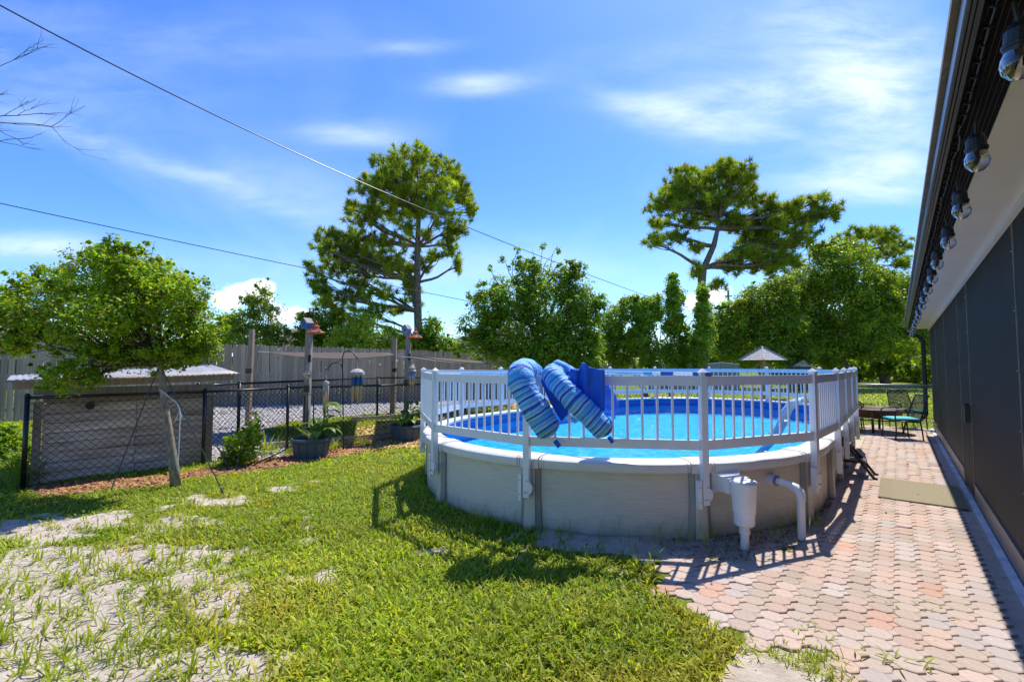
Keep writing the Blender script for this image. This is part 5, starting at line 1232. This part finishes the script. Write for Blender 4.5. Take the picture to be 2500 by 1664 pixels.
# hibiscus like shrub and weeds by the near fence
tree('flowering_shrub', 'knee high leafy shrub with yellow flowers in front of the chain link gap', 'shrub', gp(590,1140), 7.75, [(590,1110,38,26),(575,1080,26,28),(610,1060,28,28),(560,1120,30,22),(620,1030,16,24),(625,1085,22,24)], 2600, .03, 'leaf_up', .015, 71, 'twig', None, clump=.45, perclump=10, shell=.2, stems=3, lobes=0)
def flowers():
    r = [o for o in COL.objects if o.name == 'flowering_shrub'][0]; b = r.location
    for px, py in ((622,1032),(548,1093),(640,1055)):
        mb = MB(); c = at(px, py, 7.6)-b
        for k in range(5):
            a = k*1.257; mb.add([c, c+Vector((.025*math.cos(a), -.01, .025*math.sin(a))), c+Vector((.038*math.cos(a+.5), -.02, .038*math.sin(a+.5))), c+Vector((.025*math.cos(a+1), -.01, .025*math.sin(a+1)))], [(0,1,2,3)])
        mb.build('flower', 'flower', r)
flowers()
def weed(loc, n, L_, w, label, seed, up=.7, dr=1.0, nm='grass_clump', m='grass', tc_=(.7,.8,.8)):
    random.seed(seed); root = empty(nm, loc, 0, label, 'weeds'); mb = MB()
    for k in range(n):
        a = random.uniform(0, 6.28); blade(mb, (random.gauss(0,.09), random.gauss(0,.07), 0), (math.cos(a), math.sin(a), 0), up*random.uniform(.7,1.1), L_*random.uniform(.5,1.2), w, 6, dr)
    tintone(mb.build('blades', m, root, True), tc_)
weed(gp(75,1178), 130, .55, .008, 'long arching dark grass clump at the left end post of the chain link', 5)
weed(gp(20,1150)+Vector((0,.2,0)), 60, .5, .01, 'dark grass clump at the far left edge of the lawn', 6)
weed(gp(800,1098), 70, .4, .006, 'straggly pale grass between the two planters', 7, .6, .8, tc_=(1.1,1.05,1))
weed(gp(880,1085), 60, .4, .006, 'straggly grass left of the right planter', 8, .6, .8, tc_=(1.0,1,1))
weed(gp(130,1160)+Vector((0,.1,0)), 40, .3, .03, 'broad leaved weeds at the foot of the shed', 9, .5, 1.2, 'leafy_weed', 'leaf_up', (.8,.8,.8))
weed(gp(660,1110), 50, .45, .007, 'thin grass left of the left planter', 10, .75, .6, tc_=(1.1,1.1,1))
weed(uv(16.6,-1.5), 26, .6, .03, 'fern like plant behind the far chain link fence', 12, .6, .9, 'fern', 'leaf_yellow', (1,1,1))
weed(gp(1445,1297), 9, .16, .02, 'small broad leaved weed against the front pool wall', 13, .9, .6, 'leafy_weed', 'leaf_up', (.8,.9,1))
weed(gp(2180,1615), 14, .09, .005, 'grass tuft sprouting between pavers at lower right', 15, .6, .8, tc_=(1,1,1))
weed(gp(1985,1545), 18, .07, .004, 'grass growing along a paver joint near the patio edge', 16, .5, .9, tc_=(1,1,1))
weed(gp(2250,1480), 9, .07, .004, 'thin dry grass tuft in the middle of the patio', 17, .5, .9, tc_=(1,.9,1))
# far left bed bushes
tree('low_bush', 'dark low bush at the left edge behind the chain link end post', 'shrub', at(10,1080,8.2)-Vector((0,0,at(10,1080,8.2).z)), 8.2, [(10,1080,50,35),(40,1110,40,30),(0,1050,30,20)], 2600, .035, 'leaf_vine', .02, 73, 'twig', None, clump=.45, perclump=16)

# ------------------------------------------------------------------ neighbours, wooden canopy, misc behind the pool
def neighbour(name, label, c, Y_, w, dpt, wallh, roofh, wm, rm, rz=0, vent=False):
    b = at(c, 891, Y_); b.z = 0; root = empty(name, b, rz, label, 'house')
    mb = MB(); mb.box((0,dpt/2,wallh/2), (w,dpt,wallh)); mb.build('wall', wm, root)
    mb = MB(); h = wallh; o_ = .5; W2 = w/2+o_; rr = min(w, dpt)/2
    vs = [(-W2,-o_,h),(W2,-o_,h),(W2,dpt+o_,h),(-W2,dpt+o_,h),(-W2+rr,dpt/2,h+roofh),(W2-rr,dpt/2,h+roofh),(-W2,-o_,h-.15),(W2,-o_,h-.15),(W2,dpt+o_,h-.15),(-W2,dpt+o_,h-.15)]
    mb.add(vs, [(0,1,5,4),(1,2,5),(2,3,4,5),(3,0,4),(6,7,1,0),(7,8,2,1),(8,9,3,2),(9,6,0,3),(9,8,7,6)]); mb.build('roof', rm, root)
    for x in (-w*.25, w*.25):
        f = MB(); f.box((x,-.02,1.5), (1.2,.08,1.1)); fo = f.build('window', 'white_vinyl', root); g2 = MB(); g2.box((x,-.07,1.5), (1.05,.03,.95)); g2.build('pane', 'screen', fo)
    if vent: mb = MB(); mb.box((-w*.2,dpt*.25,wallh+roofh*.5+.15), (1.1,.5,.16)); mb.build('roof_vent', 'shingle_grey', root)
neighbour('neighbour_house', 'brown shingled hip roof showing over the plank fence left of the birdhouse', 720, 37, 8.5, 7, 2.7, 2.0, 'stucco', 'shingle', R_(10))
neighbour('neighbour_house', 'grey roofed pale house behind the fence left of the vine draped tree', 1190, 36, 9, 9, 2.9, 2.2, 'stucco', 'shingle_grey', R_(-18), True)
neighbour('neighbour_house', 'tan house half hidden behind the young tree at the far left', -60, 30, 6.5, 8, 3.0, 2.2, 'stucco', 'shingle', R_(15))
def canopy():
    Y_ = 17.5; b = at(1864,960,Y_); b.z = 0; root = empty('wooden_canopy', b, .35, 'weathered board pyramid canopy on a yellow timber post behind the pool', 'canopy')
    zt = at(1860,847,Y_).z; zb = at(1860,879,Y_).z; w = .56
    mb = MB(); mb.beam((0,0,0), (0,0,zb+.1), .13, .13, Vector((0,1,0))); mb.build('post', 'wood_treated', root)
    n = 6
    for s in range(4):
        Rm = Matrix.Rotation(s*math.pi/2+.0, 3, 'Z')
        for k in range(n):
            t0 = k/n; t1 = (k+1)/n+.015; w0 = w*(1-t0); w1 = w*(1-min(t1, .995)); z0 = zb+(zt-zb)*t0; z1 = zb+(zt-zb)*min(t1, 1); e = .012
            q = [Vector((-w0,-w0,z0+e)), Vector((w0,-w0,z0+e)), Vector((w1,-w1,z1)), Vector((-w1,-w1,z1))]
            mb = MB(); vs = [Rm @ p for p in q]+[Rm @ (p-Vector((0,0,.015))) for p in q]
            mb.add(vs, [(0,1,2,3),(7,6,5,4),(0,4,5,1),(1,5,6,2),(2,6,7,3),(3,7,4,0)]); mb.build('roof_board', 'roof_grey', root)
        mb = MB(); mb.beam(Rm @ Vector((w,-w,zb+.03)), Rm @ Vector((0,0,zt+.03)), .04, .03); mb.build('ridge_strip', 'roof_grey', root)
    mb = MB(); mb.beam((-.45,0,zb-.3), (-.05,0,zb), .04, .03); mb.beam((.45,0,zb-.3), (.05,0,zb), .04, .03); mb.build('brace', 'wood_treated', root)
    mb = MB(); mb.box((0,0,.75), (.9,.9,.05)); mb.build('table_top', 'wood_grey', root)
canopy()
def backyard_bits():
    b = at(1690,905,30); b.z = 0; root = empty('screen_wall', b, 0, 'pale green panel wall with white edge strips behind the pool', 'wall')
    zt = at(1690,889,30).z
    for k in range(5):
        x0 = -2.8+k*1.16; mb = MB(); mb.add([(x0,0,0),(x0+1.12,0,0),(x0+1.12,0,zt+.12*(k % 2)-.03),(x0,0,zt-.03+.12*((k+1) % 2)),(x0,.05,0),(x0+1.12,.05,0),(x0+1.12,.05,zt+.12*(k % 2)-.03),(x0,.05,zt-.03+.12*((k+1) % 2))],
            [(0,1,2,3),(7,6,5,4),(0,4,5,1),(1,5,6,2),(2,6,7,3),(3,7,4,0)]); mb.build('panel', 'panel_green', root)
        mb = MB(); mb.beam((x0,-.02,zt-.0+.12*((k+1) % 2)), (x0+1.12,-.02,zt+.12*(k % 2)), .06, .05); mb.build('edge_strip', 'white_vinyl', root)
    b = at(1960,905,30); b.z = 0; root = empty('garden_shed', b, 0, 'small dark shed with white roof ridge in the trees right of the canopy', 'shed')
    mb = MB(); mb.box((0,.5,.75), (1.0,1,1.5)); mb.build('wall', 'black_plastic', root); mb = MB(); mb.prism([Vector((-.7,0,1.5)), Vector((.7,0,1.5)), Vector((.0,0,1.95))], (0,-.1,0), (0,1.1,0)); mb.build('roof', 'tin', root)
    b = at(1895,905,22); b.z = 0
    for px, lb in ((1870,'white slatted garden chair left of the canopy post behind the pool'),):
        pass
    b = at(1640,940,26); b.z = 0; root = empty('utility_pole', at(1782,891,60)*1, 0, 'distant utility pole rising right of the forked pine', 'utility pole'); root.location.z = 0
    zt = at(1782,713,60).z; mb = MB(); mb.tube([(0,0,0),(0,0,zt)], [.2,.14], 8); mb.build('shaft', 'wood_grey', root); mb = MB(); mb.box((0,0,zt-.5), (.9,.15,.12)); mb.build('cross_arm', 'wood_grey', root); mb = MB(); mb.lathe([(.16,zt),(.05,zt+.3)], 8); mb.build('pole_cap', 'galv', root)
backyard_bits()
def wires():
    def w(pts, Y0, Y1, r0, label):
        x0 = pts[0][0]; x1 = pts[-1][0]; P = []
        K = 40
        xs = [p[0] for p in pts]; ys = [p[1] for p in pts]; co = np.polyfit(xs, ys, 2)
        for i in range(K+1):
            px = x0+(x1-x0)*i/K; t = i/K; Y_ = 1/((1-t)/Y0+t/Y1); P.append(at(px, float(np.polyval(co, px)), Y_))
        b = P[0].copy(); root = empty('overhead_wire', b, 0, label, 'wire'); mb = MB(); mb.tube([p-b for p in P], [r0]*len(P), 6); mb.build('wire', 'black_metal', root)
    w([(-60,-18),(0,17),(435,228),(870,437),(1146,562),(1433,679),(1698,756)], 10, 46, .017, 'upper black overhead wire sloping across the whole sky')
    w([(-60,484),(0,497),(276,552),(530,610),(796,668),(1146,734)], 14, 24, .014, 'lower black overhead wire crossing above the young tree')
    w([(500,-15),(640,85),(760,150)], 20, 40, .006, 'faint thin wire high in the upper left sky')
wires()

# ------------------------------------------------------------------ grass and litter
DEB = [gp(*p) for p in ((1600,1330),(1700,1300),(1960,1250),(2010,1200),(2030,1230),(2010,1290),(1960,1330),(1880,1370),(1700,1390))]
def grass():
    r = np.random.default_rng(5); PX = []; LW = []
    bands = [(.3,1.9,2600,.07,.007),(1.9,3.3,5200,.078,.0064),(3.3,5,3300,.07,.0064),(5,8,1700,.055,.0065),(8,14,420,.07,.012),(14,30,70,.11,.03)]
    Vs = []; Fs = []; Ts = []; base_i = 0
    for d0, d1, den, ln, wd in bands:
        hw = 1.12*d1+(2 if d0 < 3 else .5); n = int(den*(d1-d0)*2*hw); x = r.uniform(-hw, hw, n); y = r.uniform(d0, d1, n)
        q = np.abs(x) < 1.12*y+(2 if d0 < 3 else .5); x, y = x[q], y[q]
        u = x*UX+y*UY; v = x*UY-y*UX; cv = cover(x, y); px, py = pix(x, y)
        cv = np.where(py < 1150, np.maximum(cv, .8), cv)
        ok = r.random(len(x)) < np.clip(cv*1.2-.14, .06, 1)
        ok &= pool_dist(x, y) > .03; ok &= ~inpoly(x, y, PATIO_XY); ok &= ~inpoly(x, y, DEB); ok &= ~((v > -.75) & (u > 1) & (u < 15.9))
        ok &= v < .6+8*(u > 16)
        ok &= ~inpoly(x, y, GRAV); ok &= (r.random(len(x)) < .06) | ~(inpoly(x, y, YEL) | inpoly(x, y, MULCH[0]))
        # thin next to the pool front
        pd = pool_dist(x, y); ok &= (pd > .5) | (r.random(len(x)) < .25+.6*(px < 1330))
        ok &= r.random(len(x)) < .55+.9*fbm(x, y, 3.1, 44, 2)
        x, y, px, py, cv = x[ok], y[ok], px[ok], py[ok], cv[ok]; n = len(x); z = hgt(x, y)
        a = r.uniform(0, 2*math.pi, n); tilt = r.uniform(.25, 1.25, n); L_ = ln*r.uniform(.45, 1.25, n)*(.8+.6*fbm(x, y, 1.7, 9, 2)); w = wd*r.uniform(.6, 1.2, n)
        dx, dy = np.cos(a), np.sin(a); sx, sy = -dy, dx
        def pt(t, wf, bend):
            ang = tilt+bend; return None
        p0 = np.stack([x, y, z], 1); D = np.stack([dx*np.sin(tilt), dy*np.sin(tilt), np.cos(tilt)], 1); t2 = np.minimum(tilt+.55, 1.75); D2 = np.stack([dx*np.sin(t2), dy*np.sin(t2), np.cos(t2)], 1); S = np.stack([sx, sy, 0*sx], 1)
        p1 = p0+D*(L_*.55)[:, None]; p2 = p1+D2*(L_*.5)[:, None]; W_ = w[:, None]
        V = np.stack([p0-S*W_*.6, p0+S*W_*.6, p1-S*W_, p1+S*W_, p2], 1).reshape(-1,3)
        i = np.arange(n)*5+base_i; Fs += [np.stack([i,i+1,i+3],1), np.stack([i,i+3,i+2],1), np.stack([i+2,i+3,i+4],1)]; base_i += n*5; Vs.append(V)
        dry = fbm(x, y, 1.1, 55, 3); tv = r.uniform(.55, 1.4, n)*(.75+.5*fbm(x, y, .9, 66, 3)); yl = np.clip((dry-.5)*1.6, 0, .6)+(r.random(n) < .16)*.8
        T = np.stack([tv*(1+yl*.55), tv*(1+yl*.05), tv*(1+yl*1.2)], 1); Ts.append(np.repeat(T, 5, 0))
    np_mesh('lawn_grass', np.concatenate(Vs), np.concatenate(Fs), 'grass', None, np.concatenate(Ts), 'stuff')
    # upright sprouts standing on the bare sand
    Vs = []; Fs = []; Ts = []; b0 = 0; n = 420; x = r.uniform(-3.9, -.4, n*3); y = r.uniform(2.1, 5.6, n*3)
    q = (np.abs(x) < 1.1*y) & (cover(x, y) < .85); x, y = x[q][:n], y[q][:n]
    mb = MB()
    for xi, yi in zip(x, y):
        z = float(hgt(np.array([xi]), np.array([yi]))[0]); hh = random.uniform(.06,.17)
        for k in range(random.randint(4, 10)):
            a = random.uniform(0, 6.28); blade(mb, (xi+random.gauss(0,.01), yi+random.gauss(0,.01), z-.004), (math.cos(a), math.sin(a), 0), random.uniform(.45,.92), hh*random.uniform(.6,1.1), random.uniform(.003,.006), 4, .9)
    for k in range(150):        # tall thin blades along the pool wall
        s = random.uniform(-4.5, 3.4); p, nn = path(s, random.uniform(.05,.3)); a = random.uniform(0, 6.28)
        for j in range(3): blade(mb, (p.x, p.y, .02), (math.cos(a+j), math.sin(a+j), 0), random.uniform(.7,.97), random.uniform(.08,.24), .0022, 4, .7)
    E_ = PATIO_XY[2:8]
    for k in range(170):        # ragged edge of the pavers and a few sprouts in the joints
        i = random.randint(0, len(E_)-2); t_ = random.random(); x_ = E_[i][0]*(1-t_)+E_[i+1][0]*t_+random.gauss(-.02,.05); y_ = E_[i][1]*(1-t_)+E_[i+1][1]*t_+random.gauss(0,.05)
        if k > 140: q_ = uv(random.uniform(2.2,6), random.uniform(-.6,.5)); x_, y_ = q_.x, q_.y
        for j in range(random.randint(3, 8) if k <= 140 else 3): a = random.uniform(0, 6.28); blade(mb, (x_+random.gauss(0,.012), y_+random.gauss(0,.012), -.004), (math.cos(a), math.sin(a), 0), random.uniform(.25,.85), random.uniform(.03,.09) if k <= 140 else random.uniform(.015,.035), .003, 4, .9)
    o = mb.build('grass_sprouts', 'grass', None); tintone(o, (1.0,.95,.9)); o['kind'] = 'stuff'
    # low creeping clover leaves near the young tree
    k = 26000; x = r.uniform(-7.5, -1.0, k); y = r.uniform(3.6, 8.2, k); px, py = pix(x, y); cv = cover(x, y)
    q = (cv > .5) & (px > -20) & (r.random(k) < np.clip(fbm(x, y, 1.5, 91, 2)*2.2-.75, 0, 1)) & ~inpoly(x, y, MULCH[0]); x, y = x[q], y[q]; k = len(x)
    z = hgt(x, y)+r.uniform(.01,.04,k); p = np.stack([x,y,z],1); nrm = r.normal(size=(k,3))*.35+np.array([0,0,1]); nrm /= np.linalg.norm(nrm,axis=1)[:,None]; t = np.cross(nrm, r.normal(size=(k,3))); t /= np.linalg.norm(t,axis=1)[:,None]; b = np.cross(nrm,t); s = r.uniform(.009,.02,k)[:,None]
    V = np.stack([p-t*s, p-b*s*.8, p+t*s, p+b*s*.8], 1).reshape(-1,3); tv = r.uniform(.8,1.25,k)
    np_mesh('clover', V, np.arange(k*4).reshape(-1,4), 'grass', None, np.repeat(np.stack([tv*.85,tv,tv],1),4,0), 'stuff')
grass()
def scatter(name, polys, n, size, m, seed, flat=.3, tv=.35, zoff=.01, kind='stuff', filt=None):
    r = np.random.default_rng(seed); xs = []; ys = []
    for P in polys:
        X_ = np.array([p[0] for p in P]); Y_ = np.array([p[1] for p in P]); x = r.uniform(X_.min(), X_.max(), n*4); y = r.uniform(Y_.min(), Y_.max(), n*4); q = inpoly(x, y, P); xs.append(x[q][:n]); ys.append(y[q][:n])
    x = np.concatenate(xs); y = np.concatenate(ys)
    if filt is not None: q = filt(x, y); x, y = x[q], y[q]
    k = len(x); z = hgt(x, y)+r.uniform(0,.012,k)+zoff*.3
    a = r.uniform(0, 2*math.pi, k); s = size*r.uniform(.5,1.3,k)*(.5+y/12); w = s*r.uniform(.25,.6,k); h = s*flat; ti = r.normal(0,.35,k)
    ux, uy = np.cos(a), np.sin(a)
    o = np.stack([x,y,z],1); Ux = np.stack([ux,uy,ti],1)*s[:,None]; Vx = np.stack([-uy,ux,ti*.3],1)*w[:,None]; Zx = np.stack([0*x,0*x,h],1)
    V = np.stack([o-Ux-Vx, o+Ux-Vx, o+Ux+Vx, o-Ux+Vx, o+Zx], 1).reshape(-1,3); i = np.arange(k)*5
    Fc = np.concatenate([np.stack([i,i+1,i+4],1), np.stack([i+1,i+2,i+4],1), np.stack([i+2,i+3,i+4],1), np.stack([i+3,i,i+4],1)])
    t = np.clip(1+r.normal(0,tv,k), .3, 1.9); np_mesh(name, V, Fc, m, None, np.repeat(np.stack([t,t,t],1),5,0), kind)
scatter('bark_mulch', MULCH, 9000, .022, 'chip', 1)
scatter('yellow_mulch', [YEL], 9000, .03, 'gold_leaf', 2)
scatter('gravel', [GRAV], 12000, .03, 'rock', 3, .6, .3)
scatter('dead_leaves', [DEB, DEB, DEB, [gp(*p) for p in ((0,1210),(400,1180),(520,1200),(300,1240),(0,1260))]], 900, .012, 'brown_dead', 4, .25, .4)
scatter('sand_crumbs', [[gp(*p) for p in ((0,1290),(700,1230),(900,1664),(0,1664))]], 3500, .006, 'brown_dead', 6, .5, .5, filt=lambda x, y: cover(x, y) < .6)

scatter('fallen_leaves', [PATIO_XY], 70, .013, 'brown_dead', 41, .25, .5, zoff=.06)
scatter('lawn_litter', [[gp(*p) for p in ((300,1250),(1400,1200),(1750,1664),(100,1664))]], 700, .009, 'brown_dead', 43, .3, .5, zoff=.04)
